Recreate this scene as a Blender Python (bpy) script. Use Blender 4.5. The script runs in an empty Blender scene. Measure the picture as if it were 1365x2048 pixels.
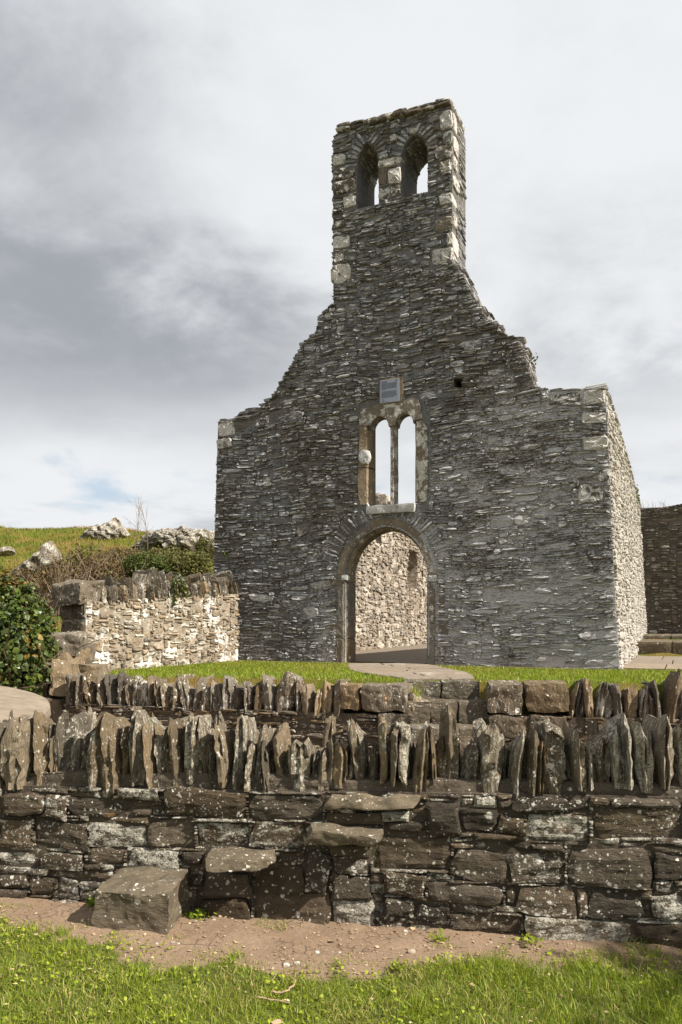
import bpy, bmesh, math, random
import numpy as np
from mathutils import Vector
from mathutils.geometry import tessellate_polygon

SC = bpy.context.scene
COL = SC.collection
F = 1550.0            # focal length in photo pixels (photo 1365 x 2048)
CX, HY = 682.5, 1240.0
EYE = np.array((0.0, 0.0, 1.6))

# ------------------------------------------------------------------ camera
cam_d = bpy.data.cameras.new('camera')
cam = bpy.data.objects.new('camera', cam_d); COL.objects.link(cam)
cam.location = tuple(EYE); cam.rotation_euler = (math.radians(90), 0, 0)
cam_d.sensor_fit = 'VERTICAL'; cam_d.sensor_height = 36.0; cam_d.sensor_width = 24.0
cam_d.lens = 36.0 * F / 2048.0
cam_d.shift_y = (HY - 1024.0) / 2048.0
cam_d.clip_start = 0.05; cam_d.clip_end = 3000
SC.camera = cam

# ------------------------------------------------------------------ sun, sky
SUN_AZ, SUN_EL = math.radians(-27.3), math.radians(42.0)
S = Vector((math.cos(SUN_EL)*math.cos(SUN_AZ), math.cos(SUN_EL)*math.sin(SUN_AZ), math.sin(SUN_EL)))
sd = bpy.data.lights.new('sun', 'SUN'); sd.energy = 5.0; sd.angle = math.radians(0.53); sd.color = (1.0, 0.93, 0.82)
so = bpy.data.objects.new('sun', sd); COL.objects.link(so)
so.rotation_euler = S.to_track_quat('Z', 'Y').to_euler(); so.location = (20, -12, 22)

SC.view_settings.view_transform = 'Standard'; SC.view_settings.look = 'None'
SC.view_settings.exposure = 0.8; SC.view_settings.gamma = 1.0

class NT:
    """small helper for node trees"""
    def __init__(s, tree): s.t = tree; tree.nodes.clear()
    def __call__(s, typ, ins=None, **props):
        n = s.t.nodes.new(typ)
        for k, v in props.items(): setattr(n, k, v)
        for k, v in (ins or {}).items():
            sock = n.inputs[k]
            if hasattr(v, 'is_output'): s.t.links.new(v, sock)
            elif hasattr(v, 'outputs'): s.t.links.new(v.outputs[0], sock)
            else: sock.default_value = v
        return n
    def math(s, op, a, b=0.0, c=None, clamp=False):
        n = s.t.nodes.new('ShaderNodeMath'); n.operation = op; n.use_clamp = clamp
        for i, v in enumerate((a, b) if c is None else (a, b, c)):
            if hasattr(v, 'is_output'): s.t.links.new(v, n.inputs[i])
            else: n.inputs[i].default_value = v
        return n.outputs[0]
    def mix(s, fac, a, b, mode='MIX'):
        n = s.t.nodes.new('ShaderNodeMix'); n.data_type = 'RGBA'; n.blend_type = mode; n.clamp_factor = True
        for i, v in ((0, fac), (6, a), (7, b)):
            if hasattr(v, 'is_output'): s.t.links.new(v, n.inputs[i])
            else: n.inputs[i].default_value = v if i == 0 else (v[0], v[1], v[2], 1.0)
        return n.outputs[2]
    def ramp(s, fac, lo, hi):   # smooth 0..1 between lo and hi
        n = s.t.nodes.new('ShaderNodeMapRange'); n.interpolation_type = 'SMOOTHSTEP'; n.clamp = True
        for i, v in ((0, fac), (1, lo), (2, hi)):
            if hasattr(v, 'is_output'): s.t.links.new(v, n.inputs[i])
            else: n.inputs[i].default_value = v
        return n.outputs[0]
    def noise(s, vec, scale, detail=4.0, rough=0.55, dist=0.0):
        n = s('ShaderNodeTexNoise', {'Vector': vec, 'Scale': scale, 'Detail': detail, 'Roughness': rough, 'Distortion': dist})
        return n.outputs['Fac']
    def scale(s, vec, sc, loc=(0, 0, 0)):
        n = s('ShaderNodeMapping', {'Vector': vec, 'Scale': sc, 'Location': loc}); return n.outputs[0]
    def link(s, a, b): s.t.links.new(a, b)

world = bpy.data.worlds.new('World'); SC.world = world; world.use_nodes = True
W = NT(world.node_tree)
sky = W('ShaderNodeTexSky', sky_type='NISHITA'); sky.sun_disc = False
sky.sun_elevation = SUN_EL; sky.sun_rotation = math.atan2(S.x, S.y); sky.air_density = 1.0; sky.dust_density = 1.5
tc = W('ShaderNodeTexCoord'); d = tc.outputs['Generated']
sep = W('ShaderNodeSeparateXYZ', {'Vector': d})
zz = W.math('ADD', W.math('MAXIMUM', sep.outputs[2], 0.0), 0.22)
cp = W('ShaderNodeCombineXYZ', {'X': W.math('DIVIDE', sep.outputs[0], zz), 'Y': W.math('DIVIDE', sep.outputs[1], zz), 'Z': 0.0}).outputs[0]
n1 = W.noise(W.scale(cp, (1, 1, 1), (3.1, 1.7, 0)), 1.15, 10.0, 0.55, 0.25)
n2 = W.noise(W.scale(cp, (1, 1, 1), (7.3, 4.2, 2.0)), 3.2, 10.0, 0.58, 0.2)
n3 = W.noise(W.scale(cp, (1, 1, 1), (1.3, 9.4, 5.0)), 1.7, 8.0, 0.55, 0.3)
azi = W.math('ARCTAN2', sep.outputs[0], sep.outputs[1]); ele = W.math('ARCSINE', sep.outputs[2])
def bank_of_cloud(az, el, sa, se, slope):
    """a soft grey cloud bank centred on a compass bearing and height (degrees)"""
    da = W.math('SUBTRACT', azi, math.radians(az)); de = W.math('SUBTRACT', ele, math.radians(el))
    de = W.math('SUBTRACT', de, W.math('MULTIPLY', da, slope))
    de = W.math('ADD', de, W.math('MULTIPLY', W.math('SUBTRACT', n2, .5), .22))
    q = W.math('ADD', W.math('POWER', W.math('DIVIDE', da, math.radians(sa)), 2.0), W.math('POWER', W.math('DIVIDE', de, math.radians(se)), 2.0))
    return W.math('EXPONENT', W.math('MULTIPLY', q, -1.0))
dk = W.math('ADD', W.math('MULTIPLY', bank_of_cloud(-16, 19.5, 22, 6.0, -.10), .55), W.math('MULTIPLY', bank_of_cloud(25, 16.5, 10, 3.0, .1), .28))
dk = W.math('ADD', dk, W.math('MULTIPLY', bank_of_cloud(-22, 31, 15, 6, .35), .28))
br = W.math('ADD', W.math('MULTIPLY', n1, 0.85), W.math('MULTIPLY', n2, 1.0))
br = W.math('SUBTRACT', br, 0.27)
br = W.math('ADD', br, W.math('MULTIPLY', bank_of_cloud(-19, 9.0, 11, 3.2, .0), .30))
sdot = W('ShaderNodeVectorMath', {0: d, 1: tuple(Vector((S.x, S.y, 0)).normalized())}, operation='DOT_PRODUCT').outputs['Value']
br = W.math('ADD', br, W.math('MULTIPLY', W.ramp(sdot, -0.9, 0.2), 0.27))   # clouds are whiter towards the sun's side
br = W.math('SUBTRACT', br, dk)
shade = W.ramp(br, 0.02, 0.98)
cloud = W.mix(shade, (2.15, 2.27, 2.48), (4.95, 5.06, 5.18))
cover = W.math('ADD', n3, W.math('MULTIPLY', sep.outputs[2], 0.9))
cmask = W.ramp(cover, 0.43, 0.58)
skyc = W.mix(1.0, sky.outputs[0], (0.8, 0.8, 0.8), 'MULTIPLY')
final = W.mix(W.math('MULTIPLY_ADD', cmask, .65, .35), skyc, cloud)
bg = W('ShaderNodeBackground', {'Color': final, 'Strength': 0.1})
wo = W('ShaderNodeOutputWorld', {'Surface': bg})

# ------------------------------------------------------------------ numeric helpers
RG = np.random.default_rng(7)
def vnoise(P, freq, seed=0):
    """vectorised value noise in [-1, 1]"""
    P = np.asarray(P, float) * freq + seed * 17.31
    i = np.floor(P).astype(np.int64); f = P - i; f = f*f*(3-2*f)
    def h(x, y, z):
        n = (x*73856093) ^ (y*19349663) ^ (z*83492791) ^ (seed*2654435761 & 0x7fffffff)
        n = (n ^ (n >> 13)) * 1274126177 & 0x7fffffff
        n = (n ^ (n >> 16)) * 668265263 & 0x7fffffff
        return (n & 0xffff) / 32767.5 - 1.0
    x, y, z = i[..., 0], i[..., 1], i[..., 2]; r = 0
    for dx in (0, 1):
        for dy in (0, 1):
            for dz in (0, 1):
                w = (f[..., 0] if dx else 1-f[..., 0])*(f[..., 1] if dy else 1-f[..., 1])*(f[..., 2] if dz else 1-f[..., 2])
                r = r + w*h(x+dx, y+dy, z+dz)
    return r
def fbm(P, freq, octv=4, seed=0):
    r = 0; a = 1.0
    for k in range(octv):
        r = r + a*vnoise(P, freq*2**k, seed+k); a *= 0.5
    return r
def sstep(a, b, x):
    t = np.clip((np.asarray(x, float)-a)/(b-a), 0, 1); return t*t*(3-2*t)
def ray(px, py): return np.array(((px-CX)/F, 1.0, -(py-HY)/F))
def at_depth(px, py, dep): return EYE + ray(px, py)*dep
def to_px(P):
    P = np.asarray(P, float); return CX + P[..., 0]/P[..., 1]*F, HY - (P[..., 2]-EYE[2])/P[..., 1]*F
def unit(v): v = np.asarray(v, float); return v/np.linalg.norm(v)

class Frame:
    def __init__(s, O, A, V, N): s.O, s.A, s.V, s.N = (np.asarray(q, float) for q in (O, A, V, N))
    def w(s, P):      # (a, z, n) -> world
        P = np.asarray(P, float); return s.O + P[..., 0:1]*s.A + P[..., 1:2]*s.V + P[..., 2:3]*s.N
    def px(s, x, y, n=0.0):   # pixel -> (a, z) on the plane at offset n
        D = ray(x, y); O = s.O + n*s.N
        t = np.dot(O-EYE, s.N)/np.dot(D, s.N); q = EYE + t*D - s.O
        return float(np.dot(q, s.A)), float(np.dot(q, s.V))
    def poly(s, pts): return [s.px(*p) for p in pts]

# ------------------------------------------------------------------ object helpers
def link(o, parent=None):
    COL.objects.link(o)
    if parent is not None: o.parent = parent
    return o
def tag(o, label=None, cat=None, group=None, kind=None):
    for k, v in (('label', label), ('category', cat), ('group', group), ('kind', kind)):
        if v is not None: o[k] = v
    return o
ROOTLOC = {}
def thing(name, loc, label, cat, group=None):
    o = bpy.data.objects.new(name, None); COL.objects.link(o)
    o.location = tuple(loc); o.empty_display_size = 0.2
    ROOTLOC[o] = np.asarray(loc, float)
    return tag(o, label, cat, group)
def mk(name, V, Fc, mat, parent=None, tint=None, smooth=False, origin=None):
    """one mesh object; V in world coordinates; its origin goes to the middle of its base unless given"""
    V = np.asarray(V, float)
    if origin is None:
        mn, mx = V.min(0), V.max(0); origin = np.array(((mn[0]+mx[0])/2, (mn[1]+mx[1])/2, mn[2]))
    me = bpy.data.meshes.new(name)
    L = V - origin
    if isinstance(Fc, np.ndarray):        # (n,3) triangles: fast path
        me.vertices.add(len(L)); me.vertices.foreach_set('co', L.astype(np.float32).ravel())
        k = Fc.shape[1]
        me.loops.add(Fc.size); me.loops.foreach_set('vertex_index', Fc.astype(np.int32).ravel())
        me.polygons.add(len(Fc)); me.polygons.foreach_set('loop_start', np.arange(0, Fc.size, k, dtype=np.int32))
        me.update(calc_edges=True)
    else:
        me.from_pydata(L.tolist(), [], Fc)
    if tint is not None:
        at = me.attributes.new('tint', 'FLOAT_COLOR', 'POINT')
        t = np.asarray(tint, np.float32)
        if t.ndim == 1: t = np.tile(t, (len(L), 1))
        at.data.foreach_set('color', t.ravel())
    if smooth: me.polygons.foreach_set('use_smooth', np.ones(len(me.polygons), bool))
    me.materials.append(mat); me.validate()
    o = bpy.data.objects.new(name, me)
    pl = ROOTLOC.get(parent, np.zeros(3)) if parent is not None else np.zeros(3)
    o.location = tuple(np.asarray(origin, float) - pl)
    ROOTLOC[o] = np.asarray(origin, float)
    return link(o, parent)

class Batch:
    def __init__(s): s.V, s.F, s.T, s.n = [], [], [], 0
    def add(s, V, Fc, tint=(0.5, 0.5, 0.5, 1)):
        V = np.asarray(V, float); s.V.append(V)
        t = np.asarray(tint, np.float32)
        s.T.append(np.tile(t, (len(V), 1)) if t.ndim == 1 else t)
        for f in Fc: s.F.append(tuple(i + s.n for i in f))
        s.n += len(V)
    def build(s, name, mat, parent=None, smooth=False, kind=None):
        if not s.V: return None
        o = mk(name, np.vstack(s.V), s.F, mat, parent, np.vstack(s.T), smooth)
        if kind: o['kind'] = kind
        return o

# ------------------------------------------------------------------ stone shapes
_topo = {}
def ring_topo(M, K):     # K rings of M, then a centre vertex; ring 0 open
    if (M, K) not in _topo:
        f = []
        for r in range(K-1):
            for k in range(M):
                a, b = r*M+k, r*M+(k+1) % M
                f.append((a, b, b+M, a+M))
        c = K*M
        for k in range(M): f.append(((K-1)*M+k, (K-1)*M+(k+1) % M, c))
        _topo[(M, K)] = f
    return _topo[(M, K)]

def stone_local(w, h, rng, M=8, K=3, power=3.2, jit=0.07, depth=0.12, prot=0.03, bev=0.03, rough=0.006, tilt=0.08, rot=0.0):
    """irregular stone: outline in (a, z), front towards +n"""
    th = (np.arange(M)+0.5+rng.uniform(-.22, .22, M))/M*2*np.pi
    c, s = np.cos(th), np.sin(th)
    x = np.sign(c)*np.abs(c)**(2/power)*w/2; y = np.sign(s)*np.abs(s)**(2/power)*h/2
    x = x*(1+rng.normal(0, jit, M)); y = y*(1+rng.normal(0, jit*1.4, M))
    if rot:
        cr, sr = math.cos(rot), math.sin(rot); x, y = x*cr-y*sr, x*sr+y*cr
    bev = min(bev, 0.4*min(w, h))
    if K == 3: prof = [(0.94, -depth), (1.0, prot-bev), (0.80, prot)]
    elif K == 4: prof = [(0.94, -depth), (1.0, prot-bev), (0.93, prot-bev*.25), (0.62, prot)]
    else:
        prof = [(0.93, -depth), (1.0, -depth*.2), (1.0, prot-bev), (0.95, prot-bev*.3), (0.86, prot-bev*.06), (0.6, prot), (0.3, prot)][:K]
    ta, tz = rng.uniform(-tilt, tilt), rng.uniform(-tilt, tilt)
    out = []
    for i, (sc, n) in enumerate(prof):
        # insets are measured from the edge so that long thin stones keep a crisp rim
        ins = (1-sc)*min(w, h)*0.5
        fx = np.clip(1-ins/(w/2), .02, 1) if i > 1 else sc
        fy = np.clip(1-ins/(h/2), .02, 1) if i > 1 else sc
        if i > 1 and K > 4: fx, fy = sc*0.5+fx*0.5, sc
        P = np.stack([x*fx, y*fy, np.full(M, n)], 1)
        if i >= 1:
            P[:, 2] += rng.normal(0, rough, M) + ta*P[:, 0]*0.5 + tz*P[:, 1]*0.5
        out.append(P)
    out.append(np.array([[0, 0, prof[-1][1]+rng.normal(0, rough)]]))
    return np.vstack(out), ring_topo(M, K)

def grid_stone(w, h, rng, prot=.03, bev=.02, depth=.12, am=.018, tilt=.25, rot=0.0, power=4.0):
    """wall stone with a gridded, split-looking face"""
    nu = int(np.clip(round(w/.016), 4, 11)); nv = int(np.clip(round(h/.016), 3, 8))
    u, v = np.meshgrid(np.linspace(-1, 1, nu+1), np.linspace(-1, 1, nv+1))
    # pull the square towards a rounded, irregular outline
    k = 1.0/power
    x = u*np.sqrt(1-k*v*v*np.abs(u)**2); y = v*np.sqrt(1-k*u*u*np.abs(v)**2)
    c = rng.uniform(-.15, .15, (4, 2))
    x = x + (1-np.abs(u))*0 + c[0, 0]*u*v + c[1, 0]*v*v*u; y = y + c[0, 1]*u*v*.8 + c[1, 1]*u*u*v*.8 + rng.uniform(-.06, .06)*(1-u*u)
    P = np.stack([x*w/2, y*h/2, np.zeros_like(x)], -1).reshape(-1, 3)
    e = np.maximum(np.abs(u)**16, np.abs(v)**(9 if h < w*.5 else 16)).ravel()
    off = rng.uniform(0, 60, 3)
    P[:, 2] = prot - bev*e + (rng.uniform(-tilt, tilt)*P[:, 0]+rng.uniform(-tilt, tilt)*P[:, 1])*.5
    lay = P[:, 1] + .25*P[:, 0]*rng.normal(0, .5) + .012*vnoise(P+off, 10, 2)
    P[:, 2] += am*(.75*fbm(P*np.array((1, 1.8, 1))+off, 9.0, 3, 5) + .45*(np.abs((lay*rng.uniform(8, 20)) % 1.0-.5)*2-.5))
    P[:, 0] += am*.6*fbm(P+off+5, 16.0, 2, 6); P[:, 1] += am*.6*fbm(P+off+11, 16.0, 2, 7)
    m = (nu+1)*(nv+1); F_ = []
    for j in range(nv):
        for i in range(nu):
            a = j*(nu+1)+i; F_.append((a, a+1, a+nu+2, a+nu+1))
    rim = list(range(nu+1)) + [j*(nu+1)+nu for j in range(1, nv+1)] + [nv*(nu+1)+i for i in range(nu-1, -1, -1)] + [j*(nu+1) for j in range(nv-1, 0, -1)]
    B = P[rim].copy(); B[:, 2] = -depth; B[:, :2] *= .95
    for q in range(len(rim)):
        a, b = rim[q], rim[(q+1) % len(rim)]; F_.append((a, m+q, m+(q+1) % len(rim), b))
    V = np.vstack([P, B])
    if rot:
        cr, sr = math.cos(rot), math.sin(rot); V[:, 0], V[:, 1] = V[:, 0]*cr-V[:, 1]*sr, V[:, 0]*sr+V[:, 1]*cr
    return V, F_

def tint_of(rng, v=(0.2, 0.8), warm=(0, 1), lich=(0, 1)):
    return (rng.uniform(*v), rng.uniform(*warm), rng.uniform(*lich), 1.0)

def in_poly(X, Y, poly):
    r = np.zeros(X.shape, bool); n = len(poly)
    for i in range(n):
        x0, y0 = poly[i]; x1, y1 = poly[(i+1) % n]
        if y0 == y1: continue
        c = ((y0 > Y) != (y1 > Y)) & (X < (x1-x0)*(Y-y0)/(y1-y0)+x0)
        r ^= c
    return r

def scan_fill(bounds, cs, cz, blocked, rng, wr, hr, minw=2):
    """fill the free cells with rows of rectangles of uneven height: rubble masonry"""
    a0, a1, z0, z1 = bounds
    na, nz = int(math.ceil((a1-a0)/cs)), int(math.ceil((z1-z0)/cz))
    A, Z = np.meshgrid(a0+(np.arange(na)+.5)*cs, z0+(np.arange(nz)+.5)*cz)
    occ = blocked(A, Z)
    out = []
    for r in range(nz):
        row = occ[r]; c = 0
        while c < na:
            if row[c]: c += 1; continue
            e = c
            while e < na and not row[e] and e-c < 60: e += 1
            w = int(np.clip(round(rng.lognormal(math.log(wr[0]), wr[1])/cs), wr[2]/cs, wr[3]/cs))
            w = max(minw, w)
            if e-c-w < minw: w = e-c
            w = min(w, e-c)
            h = int(max(1, np.clip(round(rng.lognormal(math.log(hr[0]), hr[1])/cz), hr[2]/cz, hr[3]/cz)))
            if w*cs < h*cz: h = max(1, int(w*cs/cz*.8))
            hh = 1
            while hh < h and r+hh < nz and not occ[r+hh, c:c+w].any(): hh += 1
            occ[r:r+hh, c:c+w] = True
            out.append((a0+(c+w/2)*cs, z0+(r+hh/2)*cz, w*cs, hh*cz))
            c += w
    return out

def box_local(sx, sy, sz, res, rng, amp=0.01, freq=6.0, rnd=0.12, skew=0.05, seed=None):
    """a rough block, centred, edges slightly rounded, faces uneven"""
    key = ('box', res)
    if key not in _topo:
        bm = bmesh.new(); bmesh.ops.create_cube(bm, size=2.0)
        if res > 1: bmesh.ops.subdivide_edges(bm, edges=bm.edges[:], cuts=res-1, use_grid_fill=True)
        bm.verts.ensure_lookup_table()
        _topo[key] = (np.array([v.co[:] for v in bm.verts]), [tuple(v.index for v in f.verts) for f in bm.faces]); bm.free()
    V, Fc = _topo[key]
    V = V.copy()
    p = 10.0
    nrm = (np.abs(V)**p).sum(1)**(1/p)
    V = V*(1-rnd) + V/nrm[:, None]*rnd
    l3 = np.linalg.norm(V, axis=1)
    V = V*(1 - rnd*0.5*np.clip(l3-1.25, 0, 1))[:, None]
    # shear the corners a little
    k = rng.uniform(-skew, skew, (3, 3, 3))
    W_ = V.copy()
    for i in range(3):
        j, l = (i+1) % 3, (i+2) % 3
        W_[:, i] += k[i, 0, 0]*V[:, j] + k[i, 0, 1]*V[:, l] + k[i, 1, 0]*V[:, j]*V[:, l]
    W_ *= np.array((sx/2, sy/2, sz/2))
    sd_ = int(rng.integers(0, 9999)) if seed is None else seed
    off = rng.uniform(0, 50, 3)
    for i in range(3):
        W_[:, i] += amp*fbm(W_+off+i*7.7, freq, 3, sd_)
    return W_, Fc

def slab_local(t, dpt, h, rng, M=12, K=9, point=0.6, lean=0.0, front_lean=0.0, rough=0.10):
    """a slate set on edge: t along the wall, dpt across it, h tall; local (a, z, n), base at z = 0.
    Its front is a row of flakes of uneven height and depth, so the stone looks split, not moulded."""
    nf = 5 if M < 12 else 6
    fa = np.linspace(-.5, .5, nf); fa[1:-1] += rng.uniform(-.07, .07, nf-2)
    fn = .5 - .10*np.abs(fa*2)**3*rng.uniform(.5, 2.5) + rng.normal(0, .045, nf)
    front = np.stack([fa, fn], 1)
    ring = np.vstack([front, [[.5, .12], [.48, -.28], [.36, -.5], [-.36, -.5], [-.48, -.28], [-.5, .12]]])
    m = len(ring)
    pk = rng.uniform(-.45, .45)                       # where the stone peaks
    drop = point*rng.uniform(.25, .7)*np.abs(ring[:, 0]-pk)/1.0 + rng.uniform(0, .09, m)
    drop += np.where(ring[:, 1] < 0, rng.uniform(0, .22), 0)
    wl, wr_ = rng.uniform(.55, 1.0), rng.uniform(.8, 1.05)   # width at foot and at head
    kink = rng.uniform(.35, .75); kd = rng.normal(0, .07)*t
    out = []; step = np.zeros(m)
    for k in range(K):
        u = k/(K-1)
        wd = np.interp(u, [0, .3, .8, 1], [wl, 1.0, wr_, wr_*rng.uniform(.45, .9)])
        if rng.random() < .35: step = step + rng.normal(0, .012, m)*(ring[:, 1] > .2)     # a flake breaks off
        z = u*h*(1-drop*u**2)
        a = ring[:, 0]*t*wd + lean*u*h + kd*max(0, u-kink)/.4 + rng.normal(0, rough*t*.22, m)
        n_ = ring[:, 1]*dpt*np.interp(u, [0, .8, 1], [1, 1, .86]) + step + front_lean*u*h + rng.normal(0, .005, m)
        out.append(np.stack([a, z+rng.normal(0, .004, m)*(k > 0), n_], 1))
    out.append(out[-1].mean(0, keepdims=True)+np.array([[0, rng.uniform(-.01, .015), 0]]))
    V = np.vstack(out); off = rng.uniform(0, 60, 3)
    V[:, 0] += t*rough*.6*fbm(V+off, 14.0, 2, 3); V[:, 2] += .012*fbm(V+off+9, 16.0, 2, 4)
    return V, ring_topo(m, K)

def tube(pts, radii, M=5):
    pts = np.asarray(pts, float); V, Fc = [], []
    for i, p in enumerate(pts):
        tdir = unit(pts[min(i+1, len(pts)-1)]-pts[max(i-1, 0)]+1e-9)
        ref = np.array((0, 0, 1.0)) if abs(tdir[2]) < .9 else np.array((1.0, 0, 0))
        a = unit(np.cross(tdir, ref)); b = np.cross(tdir, a)
        for k in range(M):
            q = 2*np.pi*k/M; V.append(p + radii[i]*(math.cos(q)*a+math.sin(q)*b))
    for i in range(len(pts)-1):
        for k in range(M):
            Fc.append((i*M+k, i*M+(k+1) % M, (i+1)*M+(k+1) % M, (i+1)*M+k))
    n = len(V); V.append(pts[-1]); Fc += [((len(pts)-1)*M+k, (len(pts)-1)*M+(k+1) % M, n) for k in range(M)]
    return np.array(V), Fc

def extrude(fr, outer, holes, n0, n1):
    """plate between n0 (front) and n1 (back) with holes"""
    loops = [list(outer)] + [list(h) for h in holes]
    flat = [p for l in loops for p in l]
    tris = tessellate_polygon([[Vector((p[0], p[1], 0)) for p in l] for l in loops])
    m = len(flat)
    V = [(p[0], p[1], n0) for p in flat] + [(p[0], p[1], n1) for p in flat]
    Fc = []
    for t in tris:
        a, b, c = (flat[i] for i in t)
        cr = (b[0]-a[0])*(c[1]-a[1])-(b[1]-a[1])*(c[0]-a[0])
        t = t if cr > 0 else (t[0], t[2], t[1])
        Fc.append(tuple(t)); Fc.append((t[2]+m, t[1]+m, t[0]+m))
    i0 = 0
    for l in loops:
        k = len(l)
        for i in range(k):
            a, b = i0+i, i0+(i+1) % k; Fc.append((a, b, b+m, a+m))
        i0 += k
    return fr.w(np.array(V)), Fc

# ------------------------------------------------------------------ materials
def mat_new(name):
    m = bpy.data.materials.new(name); m.use_nodes = True
    return m, NT(m.node_tree)
def finish(m, T, col, rough=0.9, bump=None, bstr=0.5, bdist=0.02, spec=0.25, extra=None):
    ins = {'Base Color': col, 'Roughness': rough, 'Specular IOR Level': spec}
    if bump is not None:
        b = T('ShaderNodeBump', {'Height': bump, 'Strength': bstr, 'Distance': bdist}); ins['Normal'] = b.outputs[0]
    p = T('ShaderNodeBsdfPrincipled', ins)
    T('ShaderNodeOutputMaterial', {'Surface': p.outputs[0] if extra is None else extra(p)})
    return m

def mat_stone(name, grey, brown, vmin=0.5, vmax=1.3, lich=(0.55, 0.54, 0.49), patch=(0.52, 0.66), patch_scale=9.0,
              spots=0.0, spot_scale=28.0, ochre=0.0, moss=0.0, lime=0.0, bscale=30.0, bstr=0.6, bdist=0.015, strata=(1, 1, 1), lime_fn=None, zone=None, grain=0.0):
    m, T = mat_new(name)
    geo = T('ShaderNodeNewGeometry'); P = geo.outputs['Position']
    at = T('ShaderNodeAttribute', attribute_name='tint'); ts = T('ShaderNodeSeparateColor', {'Color': at.outputs['Color']})
    tv, tw, tl = ts.outputs[0], ts.outputs[1], ts.outputs[2]
    PS = T.scale(P, strata)
    mott = T.noise(PS, 11.0, 6.0, 0.65)
    col = T.mix(tw, grey, brown)
    val = T.math('MULTIPLY_ADD', tv, vmax-vmin, vmin)
    val = T.math('MULTIPLY', val, T.math('MULTIPLY_ADD', mott, 1.3, 0.35))
    if grain: val = T.math('MULTIPLY', val, T.math('MULTIPLY_ADD', T.noise(PS, 60.0, 4.0, 0.7), grain*2, 1-grain))
    if zone is not None: col = T.mix(T.math('MULTIPLY', T.ramp(T.noise(P, 0.55, 4.0, .6), .42, .62), .75), col, zone)
    vv = T('ShaderNodeCombineXYZ', {0: val, 1: val, 2: val}).outputs[0]
    col = T.mix(1.0, col, vv, 'MULTIPLY')
    if ochre:
        oc = T.ramp(T.noise(T.scale(P, (1, 1, 1), (4, 8, 1)), 5.0, 5.0, 0.6), 0.68-ochre*.2, 0.78-ochre*.2)
        col = T.mix(T.math('MULTIPLY', oc, 0.8), col, (0.30, 0.17, 0.06))
    if moss:
        ms = T.ramp(T.noise(T.scale(P, (1, 1, 1), (9, 2, 5)), 4.0, 6.0, 0.65), 0.64-moss*.2, 0.76-moss*.2)
        col = T.mix(T.math('MULTIPLY', ms, 0.8), col, (0.055, 0.065, 0.018))
    # pale crusts of lichen
    ln = T.noise(T.scale(PS, (1, 1, 1), (2, 3, 7)), patch_scale, 7.0, 0.68)
    ln = T.math('ADD', ln, T.math('MULTIPLY_ADD', tl, 0.34, -0.17))
    lm = T.ramp(ln, patch[0], patch[1])
    fine = T.noise(P, patch_scale*7, 3.0, 0.6)
    lm = T.math('MULTIPLY', lm, T.ramp(fine, 0.30, 0.52))
    col = T.mix(T.math('MULTIPLY', lm, 0.85), col, lich)
    if spots:
        wob = T.noise(P, 60.0, 2.0)
        PV = T('ShaderNodeVectorMath', {0: P, 1: T('ShaderNodeCombineXYZ', {0: T.math('MULTIPLY', wob, .03), 1: 0.0, 2: T.math('MULTIPLY', T.noise(T.scale(P, (1, 1, 1), (3, 3, 3)), 70.0, 2.0), .03)}).outputs[0]}, operation='ADD').outputs[0]
        clus = T.ramp(T.math('ADD', T.noise(T.scale(P, (1, 1, 1), (5, 5, 3)), 3.5, 4.0, 0.6), T.math('MULTIPLY_ADD', tl, 0.40, -0.20)), 0.36, 0.66)
        for k, (sc, R) in enumerate(((spot_scale, 0.42), (spot_scale*2.2, 0.45), (spot_scale*.45, 0.36))):
            vo = T('ShaderNodeTexVoronoi', {'Vector': T.scale(PV, (1, 1, 1), (k*3.3, 1.1, 0)), 'Scale': sc, 'Randomness': 1.0})
            vc = T('ShaderNodeSeparateColor', {'Color': vo.outputs['Color']})
            # the cell's own random number decides whether it carries a spot and how big it is
            thr = T.math('SUBTRACT', 1.0, T.math('MULTIPLY', T.math('MULTIPLY_ADD', clus, 0.90, 0.20), spots*(1, 1, .6)[k]))
            on = T.math('GREATER_THAN', vc.outputs[0], thr)
            r = T.math('MULTIPLY_ADD', T.math('POWER', vc.outputs[1], 1.6), R*.85, R*.22)
            sm = T.math('MULTIPLY', T.math('MULTIPLY', T.math('SUBTRACT', r, vo.outputs['Distance']), 9.0, clamp=True), on)
            tone = T.mix(vc.outputs[2], (0.40, 0.38, 0.32), (0.72, 0.70, 0.63))
            col = T.mix(T.math('MULTIPLY', sm, 0.92), col, tone)
    if lime_fn is not None: col = lime_fn(T, P, col, tl)
    hb = T.math('ADD', T.noise(PS, bscale, 6.0, 0.7), T.math('MULTIPLY', T.noise(PS, bscale*.3, 4.0, 0.6), 1.5))
    hb = T.math('ADD', hb, T.math('MULTIPLY', lm, 0.25))
    return finish(m, T, col, 0.92, hb, bstr, bdist, 0.2)

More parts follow.
